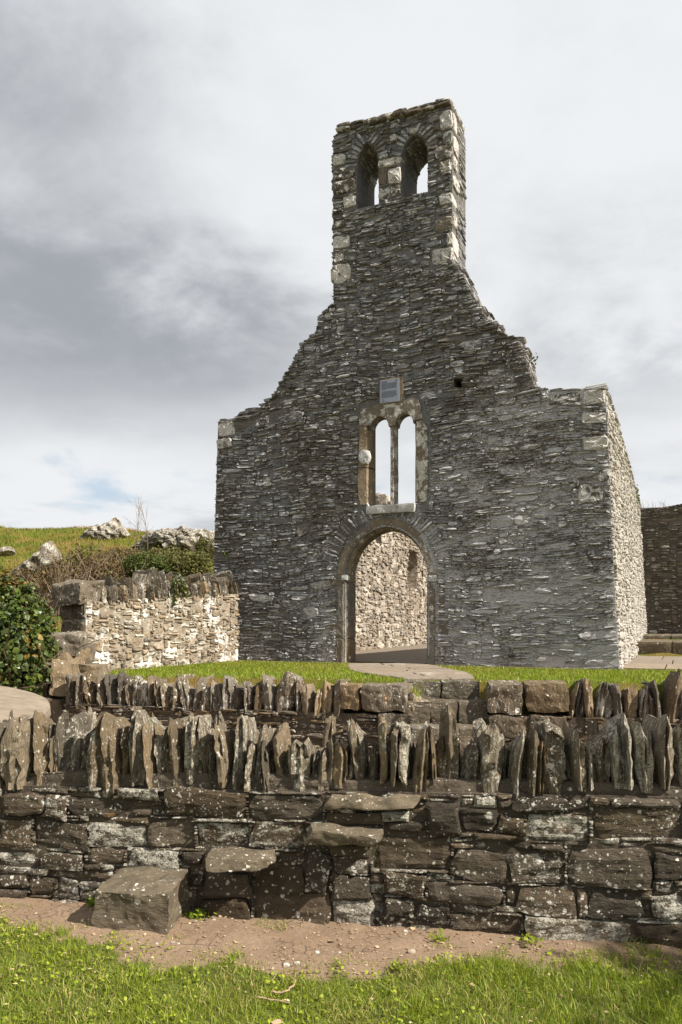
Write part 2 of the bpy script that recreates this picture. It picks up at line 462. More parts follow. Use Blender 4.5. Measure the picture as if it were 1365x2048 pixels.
def lime_gable(T, P, col, tl):
    # remains of limewash on the lower right of the gable, thinning out upwards
    s = T('ShaderNodeSeparateXYZ', {'Vector': P})
    h = T.math('ADD', T.math('MULTIPLY', T.math('SUBTRACT', s.outputs[0], 0.6), 0.11), T.math('MULTIPLY', T.math('SUBTRACT', 3.4, s.outputs[2]), 0.10))
    n = T.math('ADD', T.noise(P, 1.3, 4.0, .6), T.math('MULTIPLY', T.noise(T.scale(P, (1, 1, 2.5), (3, 1, 1)), 9.0, 6.0, .7), 0.7))
    n = T.math('ADD', n, T.math('MULTIPLY_ADD', T.noise(T.scale(P, (1, 1, 2.4), (8, 1, 4)), 26.0, 5.0, .75), 1.4, -.70))
    m = T.ramp(T.math('ADD', n, T.math('MINIMUM', T.math('MAXIMUM', h, -0.25), 0.22)), 0.90, 1.10)
    return T.mix(T.math('MULTIPLY', m, 0.8), col, (0.50, 0.49, 0.485))
def lime_white(amount, colr, sc=2.2):
    def fn(T, P, col, tl):
        n = T.math('ADD', T.noise(P, sc, 4.0, .6), T.math('MULTIPLY', T.noise(T.scale(P, (1, 1, 1), (3, 7, 1)), sc*7, 6.0, .7), 0.6))
        m = T.ramp(T.math('ADD', n, T.math('MULTIPLY', tl, .12)), 0.98-amount, 1.10-amount)
        return T.mix(T.math('MULTIPLY', m, 0.9), col, colr)
    return fn

GREY, BROWN = (0.212, 0.217, 0.227), (0.202, 0.179, 0.158)
M_gable = mat_stone('slate_rubble_gable', GREY, BROWN, 0.38, 1.35, (0.64, 0.64, 0.65), (0.51, 0.60), 19.0, spots=0.2, spot_scale=30, zone=(0.160, 0.136, 0.114), grain=.4, strata=(.6, .6, 2.2), bscale=22, bstr=0.8, bdist=0.03, lime_fn=lime_gable, ochre=.15)
M_gmort = mat_stone('grey_lime_mortar', (0.175, 0.171, 0.169), (0.175, 0.171, 0.169), 0.7, 1.1, (0.36, 0.36, 0.36), (0.56, 0.68), 14.0, zone=(0.135, 0.116, 0.098), grain=.35, bscale=18, bstr=0.9, bdist=0.04, lime_fn=lime_gable)
M_quoin = mat_stone('lichened_quoin', (0.135, 0.128, 0.117), (0.15, 0.12, 0.085), 0.5, 1.4, (0.60, 0.58, 0.54), (0.46, 0.54), 8.0, spots=.25, spot_scale=14, ochre=.25, moss=.1, bscale=24, bdist=.02)
M_dress = mat_stone('dressed_sandstone', (0.165, 0.152, 0.132), (0.205, 0.152, 0.095), 0.6, 1.25, (0.58, 0.57, 0.52), (0.54, 0.62), 7.0, spots=.4, spot_scale=18, ochre=.22, bscale=40, bstr=.7, bdist=.018, grain=.4)
M_sill = mat_stone('pale_sill_stone', (0.25, 0.24, 0.225), (0.24, 0.22, 0.19), 0.7, 1.2, (0.50, 0.50, 0.48), (0.47, 0.6), 6.0, bscale=30, bdist=.01)
M_side = mat_stone('limewashed_rubble', (0.30, 0.275, 0.24), (0.32, 0.27, 0.215), 0.65, 1.15, (0.46, 0.44, 0.40), (0.44, 0.58), 14.0, strata=(.6, .6, 2.0), bscale=22, bdist=.03, lime_fn=lime_white(.16, (0.44, 0.415, 0.375)))
M_inner = mat_stone('inner_wall_rubble', (0.265, 0.235, 0.20), (0.285, 0.23, 0.17), 0.5, 1.2, (0.52, 0.47, 0.40), (0.50, 0.66), 8.0, zone=(0.23, 0.185, 0.14), grain=.4, ochre=.2, strata=(.7, .7, 1.7), bscale=18, bdist=.04, lime_fn=lime_white(.05, (0.55, 0.49, 0.41), 1.4))
M_low = mat_stone('limed_low_wall_stone', (0.245, 0.212, 0.17), (0.265, 0.200, 0.13), 0.5, 1.3, (0.60, 0.57, 0.50), (0.56, 0.68), 8.0, ochre=.3, strata=(.8, .8, 1.6), bscale=24, bdist=.03, lime_fn=lime_white(.02, (0.70, 0.68, 0.64), 1.7), grain=.4)
M_lmort = mat_stone('white_lime_mortar', (0.27, 0.225, 0.17), (0.27, 0.225, 0.17), 0.7, 1.15, (0.48, 0.43, 0.36), (0.55, 0.67), 8.0, bscale=20, bdist=.04, lime_fn=lime_white(.075, (0.70, 0.68, 0.64), 1.7), grain=.4)
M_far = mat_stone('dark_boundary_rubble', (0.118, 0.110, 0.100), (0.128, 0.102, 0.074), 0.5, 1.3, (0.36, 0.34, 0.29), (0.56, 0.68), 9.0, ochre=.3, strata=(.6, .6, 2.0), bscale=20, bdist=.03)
M_near = mat_stone('dark_spotted_wall_stone', (0.088, 0.073, 0.056), (0.106, 0.077, 0.047), 0.5, 1.3, (0.50, 0.47, 0.39), (0.57, 0.69), 17.0, spots=1.0, spot_scale=34, grain=.5, ochre=.1, moss=.1, strata=(.8, .8, 1.5), bscale=42, bstr=1.0, bdist=.024)
M_nmort = mat_stone('dark_wall_hearting', (0.085, 0.072, 0.057), (0.095, 0.072, 0.050), 0.6, 1.2, (0.42, 0.39, 0.33), (0.62, 0.74), 9.0, spots=.25, spot_scale=40, moss=.2, bscale=24, bstr=.9, bdist=.03)
M_cope = mat_stone('spotted_coping_slate', (0.165, 0.139, 0.104), (0.205, 0.150, 0.088), 0.5, 1.3, (0.56, 0.51, 0.41), (0.53, 0.66), 13.0, spots=1.0, spot_scale=36, grain=.5, ochre=.25, moss=.12, strata=(2.6, 2.6, .5), bscale=30, bstr=1.0, bdist=.026)
M_cope2 = mat_stone('grey_coping_slate', (0.125, 0.112, 0.093), (0.175, 0.125, 0.070), 0.45, 1.4, (0.56, 0.54, 0.48), (0.57, 0.69), 9.0, spots=.5, spot_scale=26, grain=.5, ochre=.2, strata=(1.8, 1.8, .6), bscale=22, bstr=.8, bdist=.02)
M_step = mat_stone('worn_step_slate', (0.108, 0.094, 0.072), (0.130, 0.098, 0.060), 0.55, 1.3, (0.42, 0.40, 0.34), (0.58, 0.70), 6.0, spots=.4, spot_scale=44, moss=.05, grain=.5, strata=(1, 1, 3.0), bscale=24, bdist=.015)
M_slab = mat_stone('smooth_flat_slab', (0.21, 0.175, 0.138), (0.22, 0.172, 0.122), 0.8, 1.15, (0.46, 0.42, 0.36), (0.62, 0.74), 3.0, strata=(.5, 3.0, 5.0), bscale=26, bstr=.4, bdist=.012)
M_rock = mat_stone('hill_outcrop_rock', (0.17, 0.15, 0.125), (0.22, 0.165, 0.105), 0.5, 1.3, (0.54, 0.51, 0.44), (0.50, 0.61), 4.5, ochre=.25, moss=.22, strata=(1.6, 1, .7), bscale=6, bstr=.9, bdist=.12)
M_pave = mat_stone('worn_paving', (0.215, 0.18, 0.145), (0.23, 0.18, 0.13), 0.8, 1.15, (0.50, 0.46, 0.40), (0.58, 0.72), 4.0, bscale=26, bdist=.01)

def mat_leaf(name, c1, c2, c3, trans=0.3, rough=0.55, spec=0.3):
    m, T = mat_new(name)
    at = T('ShaderNodeAttribute', attribute_name='tint'); ts = T('ShaderNodeSeparateColor', {'Color': at.outputs['Color']})
    col = T.mix(ts.outputs[0], c1, c2); col = T.mix(ts.outputs[1], col, c3)
    v = T.math('MULTIPLY_ADD', ts.outputs[2], 0.7, 0.65)
    col = T.mix(1.0, col, T('ShaderNodeCombineXYZ', {0: v, 1: v, 2: v}).outputs[0], 'MULTIPLY')
    p = T('ShaderNodeBsdfPrincipled', {'Base Color': col, 'Roughness': rough, 'Specular IOR Level': spec})
    tr = T('ShaderNodeBsdfTranslucent', {'Color': T.mix(1.0, col, (1.0, 1.0, .55), 'MULTIPLY')})
    mx = T('ShaderNodeMixShader', {0: trans, 1: p.outputs[0], 2: tr.outputs[0]})
    T('ShaderNodeOutputMaterial', {'Surface': mx.outputs[0]})
    return m
M_grass = mat_leaf('grass_blade', (0.110, 0.190, 0.012), (0.290, 0.345, 0.022), (0.50, 0.40, 0.17), .38, .5)
M_hillgrass = mat_leaf('hill_grass_blade', (0.095, 0.130, 0.014), (0.19, 0.205, 0.024), (0.30, 0.19, 0.06), .3, .6)
M_ivy = mat_leaf('ivy_leaf', (0.022, 0.050, 0.010), (0.085, 0.120, 0.020), (0.24, 0.14, 0.035), .2, .38, .35)
M_shrub = mat_leaf('shrub_leaf', (0.045, 0.075, 0.012), (0.10, 0.125, 0.022), (0.17, 0.10, 0.04), .25, .6)
M_straw = mat_leaf('dry_litter', (0.40, 0.30, 0.17), (0.55, 0.45, 0.30), (0.22, 0.13, 0.07), .1, .8)
M_petal = mat_leaf('daisy_petal', (0.80, 0.80, 0.78), (0.80, 0.80, 0.78), (0.78, 0.72, 0.72), .2, .6)
M_yellow = mat_leaf('daisy_eye', (0.65, 0.42, 0.03), (0.65, 0.42, 0.03), (0.65, 0.42, 0.03), 0, .7)
M_twig = mat_leaf('bare_twig', (0.16, 0.115, 0.08), (0.25, 0.185, 0.13), (0.10, 0.07, 0.05), 0, .8)
M_bark = mat_stone('bark', (0.11, 0.085, 0.06), (0.12, 0.085, 0.055), strata=(2, 2, .4), bscale=14, bdist=.03)
M_peb = mat_stone('pebble', (0.30, 0.27, 0.24), (0.33, 0.25, 0.17), .6, 1.4, bscale=60, bdist=.004)

def mat_soil():
    m, T = mat_new('dry_cracked_soil')
    P = T('ShaderNodeNewGeometry').outputs['Position']
    n = T.noise(P, 3.0, 6.0, .65); f = T.noise(P, 45.0, 5.0, .7)
    col = T.mix(n, (0.16, 0.110, 0.072), (0.33, 0.245, 0.170))
    col = T.mix(T.ramp(f, .35, .7), T.mix(.5, col, (0.16, 0.10, 0.065)), col)
    PV = T('ShaderNodeVectorMath', {0: P, 1: T('ShaderNodeCombineXYZ', {0: T.math('MULTIPLY', f, .03), 1: T.math('MULTIPLY', n, .05), 2: 0.0}).outputs[0]}, operation='ADD').outputs[0]
    vo = T('ShaderNodeTexVoronoi', {'Vector': PV, 'Scale': 13.0}, feature='DISTANCE_TO_EDGE')
    cr = T.ramp(vo.outputs['Distance'], 0.0, 0.045)
    crm = T.math('MAXIMUM', cr, T.ramp(T.noise(P, 3.1, 3.0), .40, .47))
    hb = T.math('ADD', T.math('MULTIPLY', f, .5), T.math('MULTIPLY', crm, .7))
    at = T('ShaderNodeAttribute', attribute_name='tint'); g = T('ShaderNodeSeparateColor', {'Color': at.outputs['Color']}).outputs[0]
    gm = T.ramp(T.math('ADD', g, T.math('MULTIPLY_ADD', f, .6, -.3)), .35, .65)
    col = T.mix(gm, col, T.mix(f, (0.045, 0.055, 0.012), (0.13, 0.15, 0.03)))
    return finish(m, T, col, .95, hb, .8, .02, .15)
def mat_turf(name, a, b, c):
    m, T = mat_new(name)
    P = T('ShaderNodeNewGeometry').outputs['Position']
    n = T.noise(P, .9, 6.0, .65); f = T.noise(T.scale(P, (1, 1, .4)), 16.0, 6.0, .75)
    col = T.mix(f, a, b); col = T.mix(T.ramp(n, .44, .64), col, c)
    return finish(m, T, col, .95, f, .9, .10, .1)
M_soil = mat_soil()
M_turf = mat_turf('terrace_turf', (0.050, 0.080, 0.014), (0.105, 0.135, 0.024), (0.13, 0.12, 0.04))
M_hill = mat_turf('hill_turf', (0.080, 0.110, 0.014), (0.175, 0.185, 0.026), (0.24, 0.155, 0.05))

# ================================================================== THE SETTING
TH = math.atan2(1550, 3497.0)                    # the gable is turned by this angle
U = np.array((math.cos(TH), -math.sin(TH), 0.0))  # along the gable, to the right (and nearer)
E = np.array((math.sin(TH), math.cos(TH), 0.0))   # into the church
Z = np.array((0, 0, 1.0))
G0 = 0.84                                         # ground level at the church
dR = F*(1.6-G0)/100.0
R0 = np.array(((1240-CX)/F*dR, dR, G0))           # right front corner of the gable, at the ground
GF = Frame(R0, U, Z, -E)
aL = GF.px(428, 1322)[0]                          # left end (negative)

RW0, RW1, RW2, RW3 = np.array((-3.35, 9.4)), np.array((0.74, 8.2)), np.array((1.53, 8.1)), np.array((6.0, 7.45))
def front_y(x):
    return np.interp(x, [-60, -8, RW0[0], RW1[0], RW2[0], RW3[0], 60], [14, 11.2, RW0[1], RW1[1], RW2[1], RW3[1], 5])
def terrace_z(x, y):
    x = np.asarray(x, float); y = np.asarray(y, float)
    z = G0 + 0.085*np.clip((11.6-y)/3.0, 0, 1)
    # the ground climbs gently along the south side, beyond the steps
    ro = (x-R0[0])*U[0] + (y-R0[1])*U[1]; rt = (x-R0[0])*E[0]+(y-R0[1])*E[1]
    z = z + np.where(ro > -0.4, sstep(4.4, 5.2, rt)*0.28 + sstep(5.5, 9.5, rt)*0.10, 0)
    # hill to the left behind
    dl = (-2.4+0.443*(y-14.7)) - x - 0.3
    msk = sstep(0.6, 5.0, dl)
    hump = 5.15*sstep(16.0, 39.0, y) + 0.45*sstep(-6, -3, x+0.18*(y-36))*sstep(26, 36, y)
    P = np.stack([x, y, np.zeros_like(x)], -1)
    nz = 0.45*vnoise(P, 0.16, 3) + 0.16*vnoise(P, .5, 5) + .05*vnoise(P, 1.4, 6)
    far = -0.05*np.clip(y-41, 0, 60)
    return z + msk*(hump + nz*sstep(15, 24, y) + far)
def grid_sheet(name, xs, ys_fn, zfn, mat, label=None):
    X = np.repeat(xs[None, :], len(ys_fn(xs[0])), 0)
    Y = np.stack([ys_fn(x) for x in xs], 1)
    V = np.stack([X, Y, zfn(X, Y)], -1).reshape(-1, 3)
    ny, nx = X.shape; i = (np.arange(ny-1)[:, None]*nx + np.arange(nx-1)[None, :]).ravel()
    o = mk(name, V, np.stack([i, i+1, i+nx+1, i+nx], 1), mat, smooth=True, origin=np.zeros(3))
    o['kind'] = 'structure'; return o
xs = np.unique(np.concatenate([np.linspace(-260, -30, 20), np.linspace(-30, -12, 30), np.linspace(-12, 6, 120), np.linspace(6, 30, 25), np.linspace(30, 260, 20)]))
def ys_t(x):
    f0 = float(front_y(x)) + (0.5 if RW1[0]-.05 < x < RW2[0]+.05 else 0.22)
    return f0 + np.concatenate([[-.004], np.linspace(0, 8, 50), np.linspace(8.25, 40, 130), np.geomspace(41, 900, 26)])
def ground_z(X, Y):
    Zg = terrace_z(X, Y); Zg[0] = -.36; return Zg     # the sheet's front edge turns down behind the retaining walls
ground = grid_sheet('ground', xs, ys_t, ground_z, M_hill)

def low_z(x, y):
    x = np.asarray(x, float); y = np.asarray(y, float)
    P = np.stack([x, y, np.zeros_like(x)], -1)
    return -0.036*np.clip(x, -6, 6) + 0.018*vnoise(P, 2.2, 11) + 0.010*vnoise(P, 7.0, 12) + .003*vnoise(P, 30, 13)
xs = np.unique(np.concatenate([np.linspace(-80, -4, 30), np.linspace(-4, 4, 330), np.linspace(4, 80, 30)]))
ys = np.unique(np.concatenate([np.linspace(-80, 1.5, 30), np.linspace(1.5, 2.7, 20), np.linspace(2.7, 4.6, 95), np.linspace(4.7, 14.5, 20)]))
lane = grid_sheet('lower_ground', xs, lambda x: ys, lambda X, Y: np.where(Y > front_y(X)+.15, -0.35, low_z(X, Y)), M_soil)
def low_pt(px, py):
    D = ray(px, py); n = np.array((0.036, 0, 1.0)); t = -np.dot(n, EYE)/np.dot(n, D); p = EYE+t*D
    p[2] = float(low_z(p[0], p[1])); return p

# ================================================================== THE CHURCH
church = thing('ruined_church', GF.w(np.array([aL/2, 0, 0])), 'roofless grey stone church ruin with tall gable and twin-arched bellcote', 'church')
TK = 0.85
outl_px = [(426, 1350), (428, 1130), (432, 1000), (437, 843), (470, 838), (480, 824), (520, 815), (545, 796), (560, 770), (574, 748),
           (590, 720), (605, 690), (632, 664), (640, 632), (668, 608), (667, 560), (667, 280), (672, 268), (900, 207),
           (905, 222), (905, 525), (926, 546), (934, 572), (946, 598), (960, 608), (971, 634), (998, 655), (1004, 669), (1035, 680), (1050, 706),
           (1056, 738), (1063, 758), (1074, 778), (1100, 784), (1165, 779), (1210, 773), (1216, 870), (1222, 1000), (1228, 1150), (1235, 1280), (1242, 1352)]
outl = GF.poly(outl_px)
def circ_arch(aL_, aR_, zb, zs, za, n=9):
    """pointed or round-headed opening: left jamb up, arch, right jamb down"""
    dx = (aR_-aL_)/2; hz = za-zs
    r = (dx*dx+hz*hz)/(2*dx)
    pts = [(aL_, zb), (aL_, zs)]
    t1 = math.atan2(hz, r-dx)      # sweep angle
    for k in range(1, n+1):
        t = t1*k/n; pts.append((aL_+r-r*math.cos(t), zs+r*math.sin(t)))
    for k in range(n-1, -1, -1):
        t = t1*k/n; pts.append((aR_-r+r*math.cos(t), zs+r*math.sin(t)))
    pts.append((aR_, zb)); return pts
# door
dL, dRt = GF.px(696, 1250)[0], GF.px(851, 1250)[0]
d_zs = GF.px(773, 1152)[1]; d_za = GF.px(781, 1058)[1]
door = circ_arch(dL, dRt, -0.12, d_zs, d_za, 10)
def grow(loop, g, gb=None):
    """offset an open loop (left foot .. right foot) outwards"""
    L = np.array(loop); out = []
    for i in range(len(L)):
        p, q = L[max(i-1, 0)], L[min(i+1, len(L)-1)]; t = unit(q-p); out.append(tuple(L[i]+g*np.array((-t[1], t[0]))))
    return out
# window lights
w_zb = GF.px(785, 1011)[1]
def lancet(x0, x1, ys_, ya): return circ_arch(GF.px(x0, 920)[0], GF.px(x1, 920)[0], w_zb, GF.px((x0+x1)/2, ys_)[1], GF.px((x0+x1)/2, ya)[1], 8)
lanL, lanR = lancet(741, 779, 856, 833), lancet(791, 828, 849, 826)
winhole = GF.poly([(735, 1016), (735, 830), (745, 822), (828, 815), (834, 826), (834, 1010)])
def bel(x0, x1, ys_, ya, yb):
    return circ_arch(GF.px(x0, 350)[0], GF.px(x1, 350)[0], GF.px((x0+x1)/2, yb)[1], GF.px((x0+x1)/2, ys_)[1], GF.px((x0+x1)/2, ya)[1], 7)
belL, belR = bel(714, 758, 330, 287, 413), bel(803, 856, 312, 268, 390)
put = GF.poly([(908, 776), (908, 757), (924, 756), (924, 775)])
doorhole = grow(door, 0.05); doorback = grow(door, 0.26)
winback = GF.poly([(716, 1025), (716, 815), (850, 795), (850, 1020)])
fix = lambda l: [l[0]] + l[1:]
V, Fc = extrude(GF, outl, [doorhole, winhole, belL, belR, put], 0.0, -0.40)
V2, Fc2 = extrude(GF, outl, [doorback, winback, belL, belR], -0.401, -TK)
nv = len(V)
gable = mk('gable_wall', np.vstack([V, V2]), Fc + [tuple(i+nv for i in f) for f in Fc2], M_gmort, church, (0.5, 0.5, 0.5, 1))

# dressed and larger stones picked out in the photograph: (x0, y0, x1, y1) in pixels
def c1(x0, y0, x1, y1): return (640+x0/4.015, 170+y0/4.015, 640+x1/4.015, 170+y1/4.015)
quoins = [c1(965, 212, 1068, 365), c1(985, 372, 1068, 482), c1(928, 490, 1066, 602), c1(960, 604, 1068, 702), c1(960, 870, 1070, 968),
          c1(920, 1062, 1072, 1172), c1(1020, 1180, 1075, 1290), c1(897, 1302, 1075, 1440), c1(107, 1205, 250, 1320), c1(90, 1435, 258, 1600),
          c1(108, 662, 292, 762), c1(108, 764, 292, 872), c1(190, 876, 295, 990), c1(470, 592, 655, 660), c1(548, 664, 657, 800), c1(470, 668, 546, 812),
          c1(572, 803, 655, 892), c1(470, 818, 570, 930), c1(700, 345, 780, 402), c1(565, 400, 625, 460), c1(110, 1350, 200, 1430), c1(110, 1090, 210, 1150),
          c1(108, 560, 215, 655), c1(690, 742, 690, 742)][:-1] + \
    [(437, 844, 472, 874), (434, 876, 466, 898), (1098, 786, 1163, 812), (1165, 779, 1212, 810), (1162, 824, 1214, 848), (1165, 872, 1217, 902),
     (1155, 966, 1208, 1006), (1138, 962, 1160, 978), (1196, 938, 1221, 962)]
slates = [(1020, 1186, 1105, 1206), (980, 1030, 1030, 1056), (1030, 1028, 1066, 1050), (594, 1046, 622, 1070), (575, 826, 610, 848), (470, 838, 512, 858), (540, 828, 606, 846),
          (1000, 930, 1052, 950), (1150, 1240, 1236, 1256), (1160, 1262, 1236, 1280), (1150, 1290, 1238, 1306), (1170, 1318, 1240, 1334), (620, 1160, 664, 1176),
          (565, 1195, 625, 1215), (600, 1210, 640, 1232), (500, 1186, 540, 1204), (760, 822, 764, 823)][:-1]
def px_rect(fr, r, pad=0.0):
    p = fr.poly([(r[0], r[3]), (r[2], r[3]), (r[2], r[1]), (r[0], r[1])])
    a0 = (p[0][0]+p[3][0])/2; a1 = (p[1][0]+p[2][0])/2; z0 = (p[0][1]+p[1][1])/2; z1 = (p[2][1]+p[3][1])/2
    return (a0+a1)/2, (z0+z1)/2, abs(a1-a0)-pad, abs(z1-z0)-pad

rng = np.random.default_rng(21)
for i, q in enumerate(quoins):
    a, z, w, h = px_rect(GF, q, .012)
    L, tp = stone_local(w, h, rng, M=16, K=6, power=4.6, jit=.045, depth=.3, prot=rng.uniform(.015, .05), bev=.035, rough=.009, tilt=.12, rot=rng.normal(0, .02))
    mk('quoin', GF.w(L+np.array((a, z, 0))), tp, M_quoin, gable, tint_of(rng, (.2, .95), (0, .8), (.15, .95)))
slate_rects = []
for q in slates: slate_rects.append(px_rect(GF, q))

# radial slates over the door arch and the left bell opening
radial = Batch()
def radial_set(loop, o0, o1, ts, tk, jitter=.25):
    L = np.array(loop); seg = np.linalg.norm(np.diff(L, axis=0), axis=1); cum = np.concatenate([[0], np.cumsum(seg)])
    for t in ts:
        i = min(np.searchsorted(cum, t*cum[-1])-1, len(L)-2); i = max(i, 0); f = (t*cum[-1]-cum[i])/seg[i]
        p = L[i]+(L[i+1]-L[i])*f; tt = unit(L[i+1]-L[i]); nn = np.array((-tt[1], tt[0]))
        ln = (o1-o0)*rng.uniform(.65, 1.1); c = p+nn*(o0+ln/2)
        S_, tp = stone_local(ln, tk*rng.uniform(.6, 1.2), rng, M=8, K=3, power=3.5, jit=.08, depth=.1, prot=rng.uniform(.01, .045), bev=.015, tilt=.1)
        a_ = math.atan2(nn[1], nn[0])+rng.normal(0, .06); ca, sa = math.cos(a_), math.sin(a_)
        S2 = S_.copy(); S2[:, 0] = S_[:, 0]*ca-S_[:, 1]*sa+c[0]; S2[:, 1] = S_[:, 0]*sa+S_[:, 1]*ca+c[1]
        yield S2, tp
arch_stones = list(radial_set(door, .24, .52, np.linspace(.34, .47, 12), .05)) + list(radial_set(door, .24, .50, np.linspace(.54, .66, 11), .05)) \
    + list(radial_set(belL, .01, .27, np.linspace(.30, .72, 17), .055)) + list(radial_set(belR, .01, .22, np.linspace(.30, .72, 15), .06))
for S2, tp in arch_stones:
    mk('arch_slate', GF.w(S2), tp, M_gable, gable, tint_of(rng, (.3, .9), (0, 1), (.2, .9)))

keep_out = [grow(door, 0.22), GF.poly([(716, 1032), (718, 812), (735, 802), (848, 794), (862, 840), (860, 1012), (836, 1030)]), belL, belR, put,
            GF.poly([(760, 812), (760, 758), (803, 752), (803, 808)])]
ring_d = np.array(grow(door, .50))
pre = [px_rect(GF, q) for q in quoins] + slate_rects
arch_boxes = [(S2[:, 0].mean(), S2[:, 1].mean()) for S2, _ in arch_stones]
def g_block(A, Zz):
    b = ~in_poly(A, Zz, outl)
    for k in keep_out: b |= in_poly(A, Zz, k)
    for (a, z, w, h) in pre: b |= (np.abs(A-a) < w/2) & (np.abs(Zz-z) < h/2)
    for (a, z) in arch_boxes: b |= (np.abs(A-a) < .09) & (np.abs(Zz-z) < .09)
    return b
GB = (min(p[0] for p in outl), max(p[0] for p in outl), -0.12, max(p[1] for p in outl))
rects = scan_fill(GB, 0.028, 0.0135, g_block, rng, (0.23, .65, .05, .80), (0.033, .50, .016, .12))
def gwarp(P):
    P = P.copy(); P[:, 1] += .028*np.sin(P[:, 0]*1.7+1.0+P[:, 1]*.6) + .018*np.sin(P[:, 0]*4.1+P[:, 1]*1.3)
    return P
def emit(fr, rects, rng, mat, parent, n_obj, name, stuff_name, power=2.6, gap=.006, prot=(.005, .04), depth=.07, M=8, K=3, jit=.10, skip=.06, bev=.025, rough=.008,
         tilt=.25, rotr=.06, warp=None, tint=((.15, .95), (0, 1), (0, 1)), pre=(), visible=None, shrink=(.72, .98)):
    items = [(r, True) for r in pre] + [(r, False) for r in rects if rng.random() > skip]
    def keyf(it):
        r = it[0]; v = 1.0
        if visible is not None: v = 1.0 if visible(r) else 0.0
        return -(r[2]*r[3])*v - (10 if it[1] else 0)
    items.sort(key=keyf)
    b = Batch()
    for i, (r, fixed) in enumerate(items):
        a, z, w, h = r
        sw, sh = (1-gap/w, 1-gap/h) if fixed else (rng.uniform(.86, 1.04), rng.uniform(*shrink))
        L, tp = stone_local(max(w*sw, .02), max(h*sh, .012), rng, M=M, K=K, power=power, jit=jit, depth=depth, prot=rng.uniform(*prot), bev=bev, rough=rough, tilt=tilt, rot=rng.normal(0, rotr)*min(1, h/w*2.5))
        P = L + np.array((a, z, 0))
        if warp is not None: P = warp(P)
        t = tint_of(rng, *tint)
        if i < n_obj: mk(name, fr.w(P), tp, mat, parent, t)
        else: b.add(fr.w(P), tp, t)
    b.build(stuff_name, mat, parent, kind='stuff')
emit(GF, rects, rng, M_gable, gable, 300, 'stone', 'rubble_stones', warp=gwarp, pre=slate_rects, prot=(.0, .042), bev=.013, rough=.008, tilt=.35, shrink=(.84, 1.06), skip=.09, gap=.004, power=2.9, tint=((.15, .9), (0, 1), (.1, .9)))

# ragged broken edges of the gable, the bellcote sides and the openings' soffits: slates through the thickness
edge = Batch()
def edge_run(pts, out_sign, layers=((-.02, .26), (-.27, .27), (-.53, .31)), step=.062, lng=(.16, .36), inset=0.03, pr=(.0, .05)):
    for (p, q) in zip(pts[:-1], pts[1:]):
        p, q = np.array(p), np.array(q); L = np.linalg.norm(q-p); t = (q-p)/L
        nn = np.array((-t[1], t[0]))*out_sign
        vert = abs(t[1])
        n = max(1, int(L*max(vert, .35)/step))
        for k in range(n):
            for (n0, dp) in layers:
                c = p+(q-p)*(k+rng.uniform(.2, .8))/n
                w = rng.uniform(*lng); h = rng.uniform(.035, .085)
                c = c - nn*np.array((w/2*abs(nn[0]), h/2)) + nn*rng.uniform(*pr)
                S_, tp = stone_local(w, h, rng, M=8, K=3, power=3.4, jit=.07, depth=dp, prot=rng.uniform(-.01, .02), bev=.015, tilt=.1, rot=rng.normal(0, .03))
                S_ = S_ + np.array((c[0], c[1], n0))
                edge.add(GF.w(S_), tp, tint_of(rng, (.2, .9), (.1, 1), (0, .8)))
i0 = outl_px.index((437, 843))
edge_run(outl[i0:i0+12], 1)
edge_run(outl[i0+12:i0+15], 1)
edge_run(outl[20:36], 1)
edge_run([outl[15], outl[16]], 1, lng=(.14, .24))
edge_run([outl[19], outl[20]], 1, lng=(.14, .26), layers=((-.24, .2), (-.45, .2), (-.64, .2)), pr=(-.01, .035))
for lp in (belL, belR):
    edge_run(lp[1:-1], -1, layers=((-.12, .2), (-.34, .2), (-.56, .28)), lng=(.1, .18), step=.06, pr=(-.01, .03))
edge.build('broken_edge_slates', M_gable, gable, kind='stuff')
# quoins on the bellcote's sunlit side
BS = Frame(GF.w(np.array([outl[20][0], 0, 0])), E, Z, U)
for zt, zb, dp in ((222, 262, .2), (268, 300, .3), (308, 335, .22), (345, 372, .34), (420, 452, .26), (470, 505, .3)):
    z1, z0 = GF.px(905, zt)[1], GF.px(905, zb)[1]
    L, tp = stone_local(dp, z1-z0-.02, rng, M=12, K=6, power=6, jit=.03, depth=.1, prot=.03, bev=.02, rough=.005)
    mk('quoin', BS.w(L+np.array((dp/2+.01, (z0+z1)/2, 0))), tp, M_quoin, gable, tint_of(rng, (.4, .9), (.2, .8), (.3, 1)))
# sloping slate cap of the bellcote
cap0, cap1 = GF.px(676, 268), GF.px(903, 212)
n = 8
for row in range(2):
    for k in range(n):
        f0, f1 = (k-.02+row*.06)/n, (k+1.0)/n
        p = np.array(cap0)*(1-f0)+np.array(cap1)*f0; q = np.array(cap0)*(1-f1)+np.array(cap1)*f1
        L, tp = box_local(np.linalg.norm(q-p)*1.03, TK+.12, rng.uniform(.05, .075), 4, rng, amp=.008, rnd=.15, skew=.03)
        ca = math.atan2(q[1]-p[1], q[0]-p[0])+rng.normal(0, .02)
        c = (p+q)/2 + np.array((0, .03+.062*row))
        P = np.stack([L[:, 0]*math.cos(ca)-L[:, 2]*math.sin(ca)+c[0], L[:, 0]*math.sin(ca)+L[:, 2]*math.cos(ca)+c[1], L[:, 1]-TK/2+.03*(1-row)+rng.normal(0, .02)], 1)
        mk('cap_slate', GF.w(P), tp, M_quoin, gable, tint_of(rng, (.1, .45), (.3, 1), (0, .5)))

